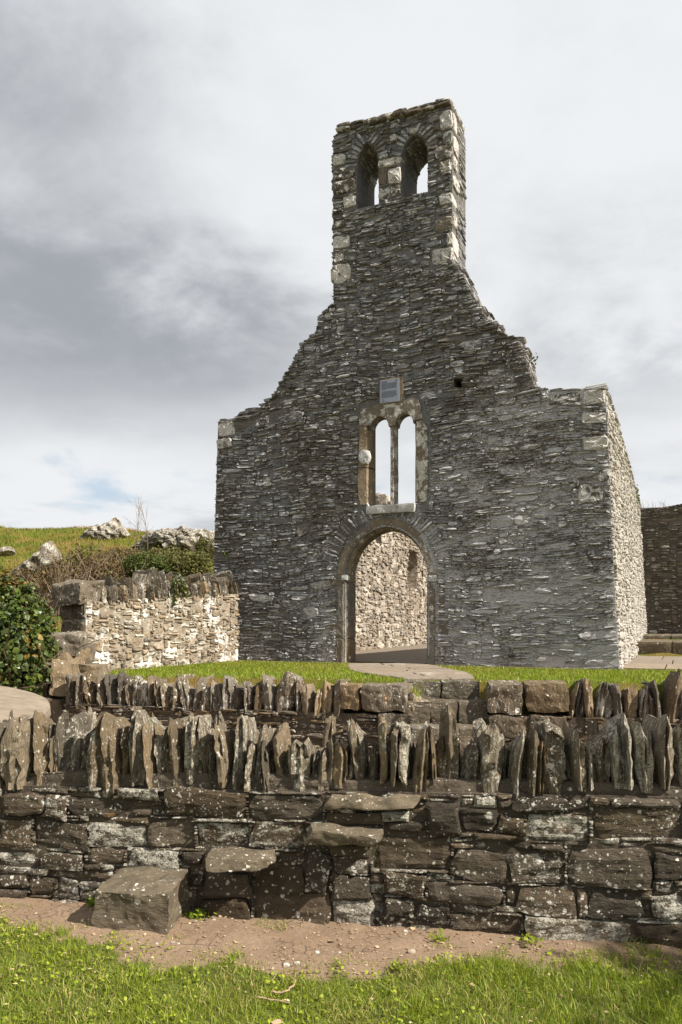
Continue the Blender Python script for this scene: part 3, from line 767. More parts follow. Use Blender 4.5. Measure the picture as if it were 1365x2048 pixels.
# --- door surround: chamfered jamb stones and voussoirs, swept along the opening
def sweep(loop, cross, mat, name, cuts, tints=None):
    L = np.array(loop); seg = np.linalg.norm(np.diff(L, axis=0), axis=1); cum = np.concatenate([[0], np.cumsum(seg)])
    nrm = []
    for i in range(len(L)):
        t = unit(L[min(i+1, len(L)-1)]-L[max(i-1, 0)]); nrm.append((-t[1], t[0]))
    nrm = np.array(nrm); K = len(cross)
    for j, (c0, c1_) in enumerate(zip(cuts[:-1], cuts[1:])):
        s0, s1 = c0*cum[-1]+.006, c1_*cum[-1]-.006
        ss = np.unique(np.concatenate([[s0, s1], cum[(cum > s0) & (cum < s1)], np.linspace(s0, s1, 5)]))
        rows = []
        wob = rng.uniform(-.012, .012); wid = rng.uniform(.8, 1.25)
        for s in ss:
            x = np.interp(s, cum, L[:, 0]); z = np.interp(s, cum, L[:, 1]); nx = np.interp(s, cum, nrm[:, 0]); nz = np.interp(s, cum, nrm[:, 1])
            row = []
            for (o, n_) in cross:
                oo = o*(wid if o > .15 else 1)
                row.append((x+nx*oo+rng.normal(0, .003), z+nz*oo+rng.normal(0, .003), n_+wob*(n_ > -.2)+rng.normal(0, .003)))
            rows.append(row)
        V = np.array(rows).reshape(-1, 3); f = []
        for r in range(len(ss)-1):
            for k in range(K):
                f.append((r*K+k, r*K+(k+1) % K, (r+1)*K+(k+1) % K, (r+1)*K+k))
        f.append(tuple(range(K-1, -1, -1))); f.append(tuple((len(ss)-1)*K+k for k in range(K)))
        mk(name(j), GF.w(V), f, mat, church, tint_of(rng, (.3, .9), (0, 1), (0, .9)))
dcross = [(0, -.36), (0, -.10), (.085, .012), (.17, .016), (.17, -.2), (.06, -.36)]
Ld = np.array(door); cumd = np.concatenate([[0], np.cumsum(np.linalg.norm(np.diff(Ld, axis=0), axis=1))])
fs = cumd[1]/cumd[-1]
cuts = [0, fs*.34, fs*.52, fs*.94, fs*1.02, fs+(.5-fs)*.42, .5-.04, .5+.10, 1-fs-(.5-fs)*.45, 1-fs*1.02, 1-fs*.92, 1-fs*.5, 1-fs*.36, 1]
sweep(door, dcross, M_dress, lambda j: 'voussoir' if 4 <= j <= 8 else 'jamb_stone', cuts)
# flush jamb blocks tied into the walling
for r in ((664, 1158, 686, 1172), (674, 1174, 687, 1240), (662, 1243, 687, 1275), (673, 1277, 687, 1330), (878, 1158, 890, 1234), (878, 1238, 898, 1272), (878, 1276, 888, 1336)):
    a, z, w, h = px_rect(GF, r, .01)
    L, tp = stone_local(w, h, rng, M=12, K=6, power=9, jit=.02, depth=.15, prot=.02, bev=.012, rough=.004, tilt=.02)
    mk('jamb_stone', GF.w(L+np.array((a, z, 0))), tp, M_dress, church, tint_of(rng, (.0, .5), (0, .8), (.1, .7)))

for r in ((684, 1150, 697, 1161), (856, 1150, 876, 1163)):      # pale impost stones at the springing
    a, z, w, h = px_rect(GF, r); L, tp = stone_local(w, h, rng, M=10, K=4, power=4, jit=.04, depth=.10, prot=.035, bev=.012, rough=.003)
    mk('impost_stone', GF.w(L+np.array((a, z, 0))), tp, M_sill, church, (.9, .3, 1, 1))
# --- window: two lights, mullion, head, sill
def plate(name, pts, n0, n1, mat, tint, inset=.0):
    V, Fc = extrude(GF, pts, [], n0, n1)
    return mk(name, V, Fc, mat, church, tint)
hd = [(721, 852), (720, 832), (727, 820), (744, 814), (770, 806), (800, 802), (826, 797), (838, 800), (842, 812), (845, 838), (829, 846)]
hpts = GF.poly(hd)
arcR = lanR[2:-2]; arcL = lanL[2:-2]
head = hpts[:-1] + [(lanR[-1][0]+.0, GF.px(829, 842)[1])] + list(reversed(lanR[1:-1])) + list(reversed(lanL[1:-1])) + [(lanL[0][0], GF.px(741, 852)[1])]
plate('window_head', head, .035, -.24, M_dress, (.45, .4, .62, 1))
sw_ = [(0, -.24), (0, -.07), (.06, .03), (.2, .03), (.2, -.24)]
def jamb(name, pts_px, a_in, side, tint, mat=M_dress):
    """jamb block with a chamfer towards the light; pts_px its outer outline from top to bottom"""
    pts = GF.poly(pts_px); V = []
    for (a, z) in pts:
        V += [(a_in, z, -.24), (a_in, z, -.08), (a_in+side*.06, z, .025), (a, z, .03), (a, z, -.24)]
    K, f = 5, []
    for r in range(len(pts)-1):
        for k in range(K):
            q = (r*K+k, r*K+(k+1) % K, (r+1)*K+(k+1) % K, (r+1)*K+k); f.append(q if side > 0 else q[::-1])
    f.append(tuple(range(K))); f.append(tuple((len(pts)-1)*K+k for k in range(K)))
    return mk(name, GF.w(np.array(V)+rng.normal(0, .003, (len(V), 3))), f, mat, church, tint)
jl, jr = lanL[0][0], lanR[-1][0]
jamb('window_jamb', [(722, 854), (721, 880), (720, 905), (719, 936)], jl, -1, (.55, .9, .2, 1))
jamb('window_jamb', [(719, 938), (717, 960), (718, 990), (723, 1010)], jl, -1, (.8, .8, .1, 1))
jamb('window_jamb', [(846, 842), (855, 856), (857, 890), (857, 940), (857, 985), (853, 1003)], jr, 1, (.3, .6, .7, 1))
# mullion: a chamfered shaft between the lights
ml, mr = lanL[-1][0], lanR[0][0]; mm = (ml+mr)/2
zt, zb = lanL[-2][1]+.01, w_zb-.02
mz = GF.px(786, 938)[1]
for (z0, z1) in ((zb, mz-.003), (mz+.003, zt)):
    V = []
    for z in np.linspace(z0, z1, 6):
        V += [(mm-.022, z, .012), (ml, z, -.06), (ml, z, -.15), (mm, z, -.2), (mr, z, -.15), (mr, z, -.06), (mm+.022, z, .012)]
    K, f = 7, []
    for r in range(5):
        for k in range(K): f.append((r*K+k, r*K+(k+1) % K, (r+1)*K+(k+1) % K, (r+1)*K+k))
    f += [tuple(range(K)), tuple(5*K+k for k in range(K-1, -1, -1))]
    mk('mullion', GF.w(np.array(V)+rng.normal(0, .002, (len(V), 3))), f, M_dress, church, (.8, .3, .7, 1))
a, z, w, h = px_rect(GF, (734, 1010, 832, 1027))
L, tp = box_local(w, .34, h, 8, rng, amp=.008, rnd=.12, skew=.02)
mk('window_sill', GF.w(np.stack([L[:, 0]+a, L[:, 2]+z, L[:, 1]-.09], 1)), tp, M_sill, church, (.6, .3, .8, 1))
# pale knob of lichened stone on the left jamb
a, z, w, h = px_rect(GF, (720, 900, 744, 930))
L, tp = stone_local(w, h, rng, M=14, K=6, power=2.2, jit=.03, depth=.02, prot=.07, bev=.05, rough=.004)
mk('carved_boss', GF.w(L+np.array((a, z, .02))), tp, M_sill, church, (.6, .3, 1, 1))

# --- south side wall, battered, in full sun
SWL = 10.0
Vb = unit(np.array((0, 0, 4.36)) - .24*U); Nb = unit(np.cross(E, Vb)); Nb = Nb if np.dot(Nb, U) > 0 else -Nb
SF = Frame(R0+U*.03, E, Vb, Nb)
s_top = [(0.02, 4.36), (1.5, 4.33), (3.0, 4.30), (4.4, 4.18), (5.6, 4.14), (7.0, 3.98), (8.4, 3.92), (9.4, 3.86), (SWL, 3.84)]
s_out = [(0.02, -.15), (SWL, -.15)] + s_top[::-1]
V, Fc = extrude(SF, s_out, [], -.03, -.8)
side = mk('side_wall', V, Fc, M_side, church, (.7, .3, .7, 1))
rects = scan_fill((0.02, SWL, -.1, 4.38), .03, .014, lambda A, Zz: ~in_poly(A, Zz, s_out), rng, (.34, .6, .1, .9), (.055, .5, .025, .16))
emit(SF, rects, rng, M_side, side, 0, 'stone', 'rubble_stones', prot=(-.012, .016), bev=.012, tilt=.12, rough=.005, tint=((.2, .9), (0, 1), (.3, 1)))
b = Batch()
for k in range(90):      # loose slates along its broken top
    a = rng.uniform(.1, SWL-.1); z = np.interp(a, [p[0] for p in s_top], [p[1] for p in s_top])
    L, tp = stone_local(rng.uniform(.15, .4), rng.uniform(.04, .09), rng, M=8, K=3, depth=rng.uniform(.2, .6), prot=.02, bev=.015)
    b.add(SF.w(L+np.array((a, z+rng.uniform(-.02, .04), 0))), tp, tint_of(rng, (.1, .6), (.2, 1), (0, .5)))
b.build('wall_top_slates', M_gable, side, kind='stuff')

# --- north wall seen from inside through the door, with its broken window opening
NF = Frame(GF.w(np.array([aL+.85, 0, 0])), E, Z, U)
n_top = [(0.3, 4.3), (2, 4.2), (3.3, 4.05), (4.2, 3.85), (5.2, 3.62), (6.0, 3.6), (7.0, 3.5), (8.2, 3.35), (9.5, 3.3), (11.0, 3.45), (12.5, 3.1), (13.5, 3.0)]
n_out = [(0.3, -.1), (13.5, -.1)] + n_top[::-1]
nhole = [NF.px(815, 1176), NF.px(835, 1176), NF.px(837, 1130), NF.px(832, 1104), NF.px(818, 1100), NF.px(816, 1130)]
V, Fc = extrude(NF, n_out, [nhole], -.02, -.5)
V2, Fc2 = extrude(NF, n_out, [], -.501, -.8); nv = len(V)
north = mk('inner_wall', np.vstack([V, V2]), Fc+[tuple(i+nv for i in f) for f in Fc2], M_inner, church, (.7, .5, .5, 1))
rects = scan_fill((.3, 13.5, -.08, 4.4), .03, .018, lambda A, Zz: (~in_poly(A, Zz, n_out)) | in_poly(A, Zz, nhole), rng, (.24, .65, .07, .7), (.085, .55, .03, .22))
emit(NF, rects, rng, M_inner, north, 0, 'stone', 'rubble_stones', prot=(-.02, .035), bev=.014, tilt=.2, rough=.006, power=3.0, shrink=(.74, .99), tint=((.1, .9), (0, 1), (0, 1)))
# stub of the far gable standing above the wall (seen through the left light)
NW = thing  # keep name short
c = at_depth(761, 1010, 20.3)
stub = Batch()
for k in range(30):
    u = rng.random(); zz_ = rng.uniform(4.1, 5.05 - 0.9*abs(u-.42)**1.0)
    wd = .95*(1-sstep(4.2, 5.05, zz_)*.65)
    x = (u-.5)*wd
    L, tp = box_local(rng.uniform(.22, .42), rng.uniform(.35, .6), rng.uniform(.09, .2), 2, rng, amp=.02, rnd=.2)
    L = L @ np.array([U*1.0, E, Z])
    stub.add(np.array((c[0], c[1], 0))+U*x+Z*zz_+L, tp, tint_of(rng, (.3, .9), (.2, 1), (.2, .9)))
stub.build('wall_stub_stones', M_inner, church, kind='stuff')

# church floor
fl = [(aL+.8, .4), (-.75, .4), (-.75, 13.5), (aL+.8, 13.5)]
V = np.array([R0+U*a+E*e_+Z*.012 for a, e_ in fl])
floor = mk('church_floor', V, [(0, 1, 2, 3)], M_pave, tint=(.2, .5, .3, 1)); floor['kind'] = 'structure'

# ================================================================== INFORMATION PLAQUE
def mat_plain(name, c, rough=.5, metal=0.0):
    m, T = mat_new(name); P = T('ShaderNodeNewGeometry').outputs['Position']
    n = T.noise(P, 20.0, 5.0, .6); col = T.mix(n, tuple(x*.88 for x in c), tuple(min(1, x*1.1) for x in c))
    return finish(m, T, col, rough, n, .1, .003, .4)
M_sign, M_ink = mat_plain('enamel_sign_panel', (0.25, 0.275, 0.32), .35), mat_plain('sign_ink', (0.05, 0.05, 0.09), .6)
p4 = GF.poly([(763.5, 809), (801, 803.5), (801, 757.5), (763.5, 763.5)])
a0, a1 = p4[0][0], p4[1][0]; z0, z1 = (p4[0][1]+p4[1][1])/2, (p4[2][1]+p4[3][1])/2
sign = thing('information_plaque', GF.w(np.array([(a0+a1)/2, z0, .03])), 'small blue-grey information plaque with rows of text above the twin window', 'sign')
def gbox(name, a_0, a_1, z_0, z_1, n0, n1, mat, parent, t=(.5, .5, .5, 1)):
    V, Fc = extrude(GF, [(a_0, z_0), (a_1, z_0), (a_1, z_1), (a_0, z_1)], [], n1, n0); return mk(name, V, Fc, mat, parent, t)
L, tp = box_local(a1-a0+.09, .09, z1-z0+.05, 6, rng, amp=.008, rnd=.1, skew=.02)
mk('mortar_bed', GF.w(np.stack([L[:, 0]+(a0+a1)/2+.02, L[:, 2]+(z0+z1)/2, L[:, 1]+.0], 1)), tp, M_dress, sign, (.7, .9, .2, 1))
gbox('panel', a0, a1, z0, z1, .046, .062, M_sign, sign)
W_, H_ = a1-a0, z1-z0
def ink(name, x0, x1, y0, y1): return gbox(name, a0+x0*W_, a0+x1*W_, z0+y0*H_, z0+y1*H_, .0625, .0635, M_ink, sign)
ink('title_text', .07, .20, .885, .925); ink('title_text', .215, .37, .885, .925)
ink('emblem', .83, .88, .88, .95)
for blk, (yt, rows) in enumerate(((.83, 8), (.48, 8))):
    for r in range(rows):
        y = yt-r*.036; x = .08; xe = (.35 if (blk == 0 and r == rows-1) else (.72 if r == rows-1 else .88))
        while x < xe-.03:
            ln = min(rng.uniform(.05, .16), xe-x); ink('text_line', x, x+ln, y, y+.017); x += ln+.016
V = []; f = []
for k in range(12):     # ring-shaped emblem at the foot of the text
    q = k/12*2*math.pi
    for rr in (.026, .042): V.append((a0+.17*W_+rr*.42*math.cos(q)*1.0, z0+.105*H_+rr*.42*math.sin(q)*1.15, .0635))
for k in range(11): f.append((2*k, 2*k+1, 2*k+3, 2*k+2))
mk('emblem', GF.w(np.array(V)), f, M_ink, sign, (.5, .5, .5, 1))
ink('text_line', .09, .45, .045, .055)

# ================================================================== LOW LIMED WALL JOINING THE GABLE
lw_a = GF.px(479, 1320)[0]
LO = GF.w(np.array([lw_a, 0, 0]))
P_end = np.array(((172-CX)/F*11.2, 11.2, G0))
LE = unit(LO-P_end); LLEN = float(np.linalg.norm(LO-P_end))
LN = unit(np.cross(LE, Z)); LN = LN if LN[0] > 0 else -LN
LF = Frame(P_end, LE, Z, LN)
lowwall = thing('limed_stone_wall', P_end, 'low sunlit rubble wall with white lime patches joining the left of the gable', 'wall')
l_top = [LF.px(x, y) for x, y in ((178, 1200), (205, 1204), (260, 1198), (320, 1196), (380, 1190), (430, 1188), (479, 1184))]
l_top[0] = (0.0, l_top[0][1])
l_out = [(0, -.4), (LLEN+.0, -.4), (LLEN, l_top[-1][1])] + l_top[-2::-1]
V, Fc = extrude(LF, l_out, [], 0, -.48)
lcore = mk('wall_core', V, Fc, M_lmort, lowwall, (.6, .5, .6, 1))
rects = scan_fill((0.0, LLEN, -.3, 1.7), .022, .014, lambda A, Zz: ~in_poly(A, Zz, l_out), rng, (.17, .5, .06, .42), (.065, .45, .03, .16))
emit(LF, rects, rng, M_low, lowwall, 280, 'stone', 'small_stones', power=3.4, prot=(-.004, .034), shrink=(.78, 1.0), skip=.07, rough=.008, tint=((.1, .95), (0, 1), (0, 1)))
# end face towards the camera
LEF = Frame(P_end-LN*.0, -LN, Z, -LE)
for (x0, w, z0, z1) in ((0, .5, -.4, .02), (0, .5, .04, .30), (0, .3, .32, .52), (.31, .19, .32, .52), (0, .5, .54, .74), (0, .22, .76, 1.02), (.23, .27, .76, 1.02)):
    L, tp = stone_local(w-.01, z1-z0-.012, rng, M=14, K=6, power=7, jit=.03, depth=.2, prot=.03, bev=.03, rough=.008)
    mk('stone', LEF.w(L+np.array((x0+w/2, (z0+z1)/2, 0))), tp, M_cope2, lowwall, tint_of(rng, (.2, .7), (.2, .7), (.1, .6)))
# big end slab of its coping
a, z = LF.px(150, 1178)
L, tp = box_local(.52, .56, .32, 14, rng, amp=.03, freq=6, rnd=.2, skew=.06); L[:, 2] -= .25*np.clip(-L[:, 0]-.05, 0, 1)
P = np.array((.10, 1.02+.16, -.25))+np.stack([L[:, 0], L[:, 2], L[:, 1]], 1)
mk('coping_block', LF.w(P), [f[::-1] for f in tp], M_cope2, lowwall, (.55, .35, .45, 1))
# slates set on edge along the top
a = .30
tall = {285: .06, 318: .20, 345: .10, 420: .05}
while a < LLEN-.03:
    t = rng.uniform(.05, .13); z = np.interp(a, [p[0] for p in l_top], [p[1] for p in l_top])
    pxx = to_px(LF.w(np.array([a, z, 0])))[0]
    h = rng.uniform(.27, .38) + sum(v*math.exp(-((pxx-k)/14)**2) for k, v in tall.items())
    L, tp = slab_local(t*.98, .5, h*rng.uniform(.7, 1.25), rng, M=10, K=8, point=rng.uniform(.3, .9), lean=rng.uniform(-.35, .05))
    mk('coping_slate', LF.w(L+np.array((a+t/2, z-.02, -.22))), tp, M_cope2, lowwall, tint_of(rng, (.2, .9), (.1, .9), (.1, .8)))
    a += t*.93

# ================================================================== RETAINING WALLS WITH SLATE COPING
def retaining(name, p0, p1, label, zc, blocks_px, seed, tallpx=None, skip_px=None):
    rg = np.random.default_rng(seed)
    A = unit(np.array((p1[0]-p0[0], p1[1]-p0[1], 0))); N = unit(np.cross(A, Z)); N = N if N[1] < 0 else -N
    O = np.array((p0[0], p0[1], 0)); L = float(np.linalg.norm(np.array(p1)-np.array(p0)))
    fr = Frame(O, A, Z, N)
    root = thing(name, O+A*L/2-Z*.3, label, 'wall')
    V, Fc = extrude(fr, [(0, -.4), (L, -.4), (L, zc), (0, zc)], [], 0, -.45)
    core = mk('wall_core', V, Fc, M_nmort, root, (.7, .5, .3, 1))
    bl = []
    for (x0, y0, x1, y1, tn) in blocks_px:
        a, z, w, h = px_rect(fr, (x0, y0, x1, y1), .012); bl.append((a, z, w, h))
        Lc, tp = box_local(w, .46, h, 14, rg, amp=.018, freq=9, rnd=.16, skew=.04)
        mk('end_block', fr.w(np.stack([Lc[:, 0]+a, Lc[:, 2]+z, Lc[:, 1]-.19], 1)), [f[::-1] for f in tp], M_cope2, root, tn)
    def blk(A_, Z_):
        q = np.zeros(A_.shape, bool)
        for (a, z, w, h) in bl: q |= (np.abs(A_-a) < w/2+.01) & (np.abs(Z_-z) < h/2+.01)
        return q
    rc = scan_fill((0, L, -.1, zc), .02, .012, blk, rg, (.22, .5, .08, .5), (.05, .45, .024, .12))
    vis = lambda r: (lambda p: -150 < p[0] < 1500 and p[1] < 1470)(to_px(fr.w(np.array([r[0], r[1], 0]))))
    emit(fr, rc, rg, M_cope2, root, 160, 'stone', 'small_stones', prot=(.0, .05), shrink=(.7, .97), bev=.02, visible=vis, tint=((.1, .8), (0, 1), (0, .7)))
    a = 0.0
    while a < L:
        t = rg.uniform(.045, .135)
        if any(abs(a+t/2-b[0]) < b[2]/2+t*.3 and b[1]+b[3]/2 > zc+.05 for b in bl): a += .02; continue
        pxx = to_px(fr.w(np.array([a, zc, 0])))[0]
        h = rg.uniform(.31, .47); w_ = t
        if tallpx:
            for (k, dv, wv) in tallpx:
                if abs(pxx-k) < 14: h = dv; w_ = wv
        Ls, tp = slab_local(w_*1.08, rg.uniform(.34, .46), h, rg, M=12, K=9, point=rg.uniform(.2, .85), lean=rg.uniform(-.16, .16), front_lean=rg.uniform(-.05, .05))
        mk('coping_slate', fr.w(Ls+np.array((a+w_/2, zc-.03, -.19))), tp, M_cope2, root, tint_of(rg, (.1, .95), (0, 1), (0, .9)))
        a += w_*rg.uniform(.9, 1.25)
    return fr, root
left_ret, lr_root = retaining('retaining_wall', RW0, RW1, 'retaining wall with upright slate coping left of the terrace steps', .585,
    [(683, 1368, 719, 1421, (.6, 1, .1, 1)), (722, 1368, 816, 1422, (.5, .4, .45, 1)), (755, 1426, 818, 1470, (.5, .3, .45, 1))], 31,
    [(545, .52, .22), (230, .46, .14), (345, .45, .12)])
right_ret, rr_root = retaining('retaining_wall', RW2, RW3, 'retaining wall with upright slate coping right of the terrace steps', .60,
    [(976, 1366, 1048, 1428, (.35, .5, .6, 1)), (1052, 1365, 1138, 1426, (.4, .9, .35, 1)), (976, 1431, 1055, 1475, (.35, .5, .4, 1)), (1058, 1430, 1130, 1475, (.3, .5, .5, 1))], 32,
    [(1330, .58, .12)])

# steps between them
steps = thing('terrace_steps', (1.13, 8.4, .3), 'short flight of stone steps between the two retaining walls', 'steps')
for (y0, dep, zt_, zb_, cutsx) in ((8.50, .42, .925, .70, (.70, 1.10, 1.56)), (8.18, .40, .735, .47, (.70, .95, 1.24, 1.56)), (7.86, .40, .50, .20, (.70, 1.2, 1.56))):
    for x0, x1 in zip(cutsx[:-1], cutsx[1:]):
        L, tp = box_local(x1-x0-.008, dep, zt_-zb_, 12, rng, amp=.014, freq=9, rnd=.12, skew=.025)
        mk('step_block', L+np.array(((x0+x1)/2, y0+dep/2, (zt_+zb_)/2)), tp, M_step, steps, tint_of(rng, (.2, .7), (.1, .8), (.1, .7)))

# stacked boulders where the low wall meets the retaining wall, left
bank = thing('boulder_pier', at_depth(130, 1400, 9.6), 'stacked big slabs ending the low wall beside the ivy', 'boulders')
def boulder(px0, py0, px1, py1, dep, thick, tint, parent, mat=M_cope2, name='boulder', amp=.035, skew=.10, yaw=0, res=14, rnd=.14):
    c = at_depth((px0+px1)/2, (py0+py1)/2, dep); w = abs(px1-px0)/F*dep; h = abs(py1-py0)/F*dep
    L, tp = box_local(w, thick, h, res, rng, amp=amp, freq=5.0, rnd=rnd, skew=skew)
    ca, sa = math.cos(yaw), math.sin(yaw)
    L = np.stack([L[:, 0]*ca-L[:, 1]*sa, L[:, 0]*sa+L[:, 1]*ca, L[:, 2]], 1)
    return mk(name, L+c, tp, mat, parent, tint)
boulder(78, 1268, 166, 1312, 10.3, .7, (.75, .2, .4, 1), bank, yaw=.15)
boulder(84, 1300, 160, 1335, 10.2, .6, (.6, .8, .2, 1), bank, yaw=-.1)
boulder(108, 1322, 160, 1396, 9.75, .35, (.8, .75, .3, 1), bank, yaw=.25, skew=.10, rnd=.12)
boulder(78, 1325, 118, 1420, 9.9, .5, (.3, .5, .3, 1), bank, yaw=-.1)
boulder(160, 1330, 215, 1370, 10.0, .5, (.7, .6, .4, 1), bank, yaw=.1)
boulder(130, 1290, 180, 1330, 10.6, .4, (.5, .3, .4, 1), bank)
boulder(70, 1390, 150, 1470, 9.8, .6, (.3, .5, .3, 1), bank)

# ================================================================== THE NEAR STILE WALL
NP0, NP1 = np.array(((0-CX)/F*4.3, 4.3, 0)), np.array(((1365-CX)/F*3.9, 3.9, 0))
NA = unit(NP1-NP0); NN = unit(np.cross(NA, Z)); NN = NN if NN[1] < 0 else -NN
NO = NP0 - NA*1.6
NWF = Frame(NO, NA, Z, NN); NLEN = float(np.linalg.norm(NP1-NP0))+3.2
stile = thing('dry_stone_wall', NO+NA*NLEN/2, 'dark foreground stone wall spotted with lichen, topped by slates set on edge', 'wall')
ztop = lambda a: .665+.05*(a/NLEN)
V, Fc = extrude(NWF, [(0, -.3), (NLEN, -.3), (NLEN, ztop(NLEN)), (0, ztop(0))], [], -.02, -.5)
ncore = mk('wall_core', V, Fc, M_nmort, stile, (.5, .5, .4, 1))
nst = [(3, 1587, 92, 1630), (138, 1597, 267, 1633), (238, 1576, 318, 1600), (331, 1580, 492, 1635), (500, 1589, 648, 1640), (0, 1638, 66, 1694), (68, 1643, 177, 1697),
       (179, 1648, 294, 1694), (296, 1637, 392, 1697), (394, 1646, 500, 1697), (503, 1643, 612, 1697), (85, 1707, 167, 1738), (177, 1697, 250, 1730), (252, 1699, 361, 1740),
       (364, 1702, 405, 1730), (408, 1742, 503, 1794), (395, 1797, 503, 1845), (506, 1789, 662, 1855), (513, 1732, 610, 1787), (744, 1670, 901, 1740), (768, 1643, 850, 1667),
       (855, 1607, 919, 1673), (921, 1617, 996, 1668), (998, 1632, 1050, 1668), (1052, 1630, 1178, 1684), (1026, 1594, 1178, 1625), (1190, 1617, 1365, 1676),
       (906, 1701, 1018, 1763), (1020, 1704, 1132, 1766), (1134, 1696, 1303, 1776), (1070, 1690, 1130, 1702), (1306, 1709, 1372, 1760), (857, 1768, 1006, 1809), (1034, 1773, 1152, 1830),
       (1178, 1780, 1285, 1837), (1303, 1791, 1375, 1846), (906, 1827, 1044, 1868), (1050, 1840, 1275, 1899), (1278, 1850, 1380, 1905), (665, 1801, 747, 1863), (749, 1832, 819, 1870),
       (665, 1714, 742, 1748), (665, 1750, 742, 1799), (768, 1796, 829, 1827), (0, 1748, 58, 1774), (60, 1752, 112, 1790), (114, 1756, 158, 1800), (0, 1778, 56, 1796), (160, 1742, 225, 1764),
       (226, 1742, 300, 1762), (300, 1744, 380, 1770), (94, 1590, 136, 1636), (612, 1705, 660, 1786), (768, 1745, 850, 1790), (1010, 1775, 1032, 1812), (1155, 1780, 1176, 1836), (850, 1745, 900, 1764),
       (650, 1625, 765, 1650), (830, 1812, 902, 1850)]
npre = [px_rect(NWF, q) for q in nst]
rng = np.random.default_rng(77)
def n_block(A, Zz):
    b = Zz > ztop(A)-.004
    for (a, z, w, h) in npre: b |= (np.abs(A-a) < w/2) & (np.abs(Zz-z) < h/2)
    return b
nrect = scan_fill((0, NLEN, -.16, .72), .012, .008, n_block, rng, (.19, .55, .035, .42), (.07, .55, .016, .15))
def wall_stone(r, fixed):
    a, z, w, h = r
    L, tp = grid_stone(max(w-.005, .015), max(h-.005, .01), rng, prot=rng.uniform(-.008, .034) if fixed else rng.uniform(-.024, .018), bev=rng.uniform(.004, .013),
                       am=min(.013, .14*min(w, h)), tilt=.30, rot=rng.normal(0, .06)*min(1, h/w*2), power=rng.uniform(7, 30))
    return L+np.array((a, z, 0)), tp
items = [(r, True) for r in npre] + [(r, False) for r in nrect]
def nvis(r):
    p = to_px(NWF.w(np.array([r[0], r[1], 0]))); return -60 < p[0] < 1425
items.sort(key=lambda it: -(it[0][2]*it[0][3])*(1 if nvis(it[0]) else .001))
nb = Batch()
for i, (r, fixed) in enumerate(items):
    P, tp = wall_stone(r, fixed)
    t = tint_of(rng, (.1, .9), (0, 1), (0, 1))
    if i < 300: mk('stone', NWF.w(P), tp, M_near, stile, t)
    else: nb.add(NWF.w(P), tp, t)
nb.build('small_stones', M_near, stile, kind='stuff')

# coping: x0, x1, top, bottom in pixels as read from the photograph
cop = [(-22, 4, 1440, 1572), (5, 50, 1430, 1572), (56, 86, 1417, 1580), (86, 132, 1422, 1576), (120, 142, 1462, 1570), (146, 180, 1445, 1574), (168, 196, 1456, 1570), (198, 236, 1422, 1580), (228, 250, 1452, 1570), (252, 287, 1412, 1566), (286, 308, 1432, 1580),
       (306, 322, 1470, 1576), (322, 358, 1422, 1570), (358, 396, 1430, 1565), (388, 424, 1456, 1572), (428, 456, 1440, 1570), (460, 485, 1422, 1575), (484, 500, 1480, 1576), (500, 518, 1440, 1580), (524, 538, 1475, 1578), (544, 566, 1470, 1580),
       (572, 616, 1480, 1580), (614, 630, 1500, 1578), (626, 664, 1476, 1586), (662, 690, 1485, 1572), (703, 733, 1438, 1570), (690, 704, 1500, 1570), (736, 752, 1490, 1566), (758, 778, 1450, 1570), (776, 792, 1470, 1566), (794, 822, 1462, 1568), (824, 852, 1456, 1584),
       (862, 876, 1450, 1572), (883, 922, 1412, 1584), (926, 957, 1479, 1590), (957, 1009, 1430, 1594), (1019, 1047, 1453, 1594), (1055, 1080, 1450, 1584), (1072, 1094, 1480, 1584), (1093, 1140, 1464, 1588), (1150, 1182, 1448, 1574), (1176, 1192, 1490, 1574),
       (1190, 1230, 1469, 1580), (1234, 1274, 1424, 1574), (1280, 1316, 1432, 1580), (1321, 1358, 1420, 1574), (1362, 1390, 1440, 1576)]
def cope(a, t, zb_, h, n0, dp, **kw):
    if rng.random() < .10:      # a blunt, blocky stone instead of a flake
        L, tp = box_local(t*.82, dp, h, 12, rng, amp=min(.028, t*.24), freq=13, rnd=.22, skew=.10)
        q = np.clip(L[:, 2]/h+.5, 0, 1); L[:, 0] *= .72+.34*q-.25*np.clip(q-.75, 0, 1)*rng.uniform(0, 4); L[:, 0] += rng.uniform(-.10, .10)*(L[:, 2]+h/2)
        L[:, 2] -= np.clip(q-.6, 0, 1)*L[:, 0]*rng.uniform(-1.6, 1.6)
        L = np.stack([L[:, 0], L[:, 2]+h/2, L[:, 1]], 1); tp = [f[::-1] for f in tp]
    else:
        L, tp = slab_local(t, dp, h, rng, M=14, K=12, point=kw.get('point', rng.uniform(.2, .9)), lean=rng.uniform(-.10, .10), front_lean=rng.uniform(-.08, .03), rough=.065)
    mk('coping_slate', NWF.w(L+np.array((a, zb_, n0))), tp, M_cope, stile, tint_of(rng, (.2, .85), (0, 1), (0, 1)))
for (x0, x1, y0, y1) in cop:
    a, z, w, h = px_rect(NWF, (x0, y0, x1, y1))
    cope(a, w*1.0, z-h/2-.02, h+.02, -.20+rng.uniform(-.05, .05), rng.uniform(.28, .42))
for (p_, q_) in zip(cop[:-1], cop[1:]):      # thin slivers wedged between them, set back
  for rep_ in range(3):
    xm = (p_[1]+q_[0])/2+rng.uniform(-9, 9); yt = max(p_[2], q_[2])+rng.uniform(5, 45)
    a, z, w, h = px_rect(NWF, (xm-6, yt, xm+6, 1572))
    cope(a, rng.uniform(.025, .05), z-h/2-.02, h, -.25+rng.uniform(-.03, .02), rng.uniform(.22, .3))
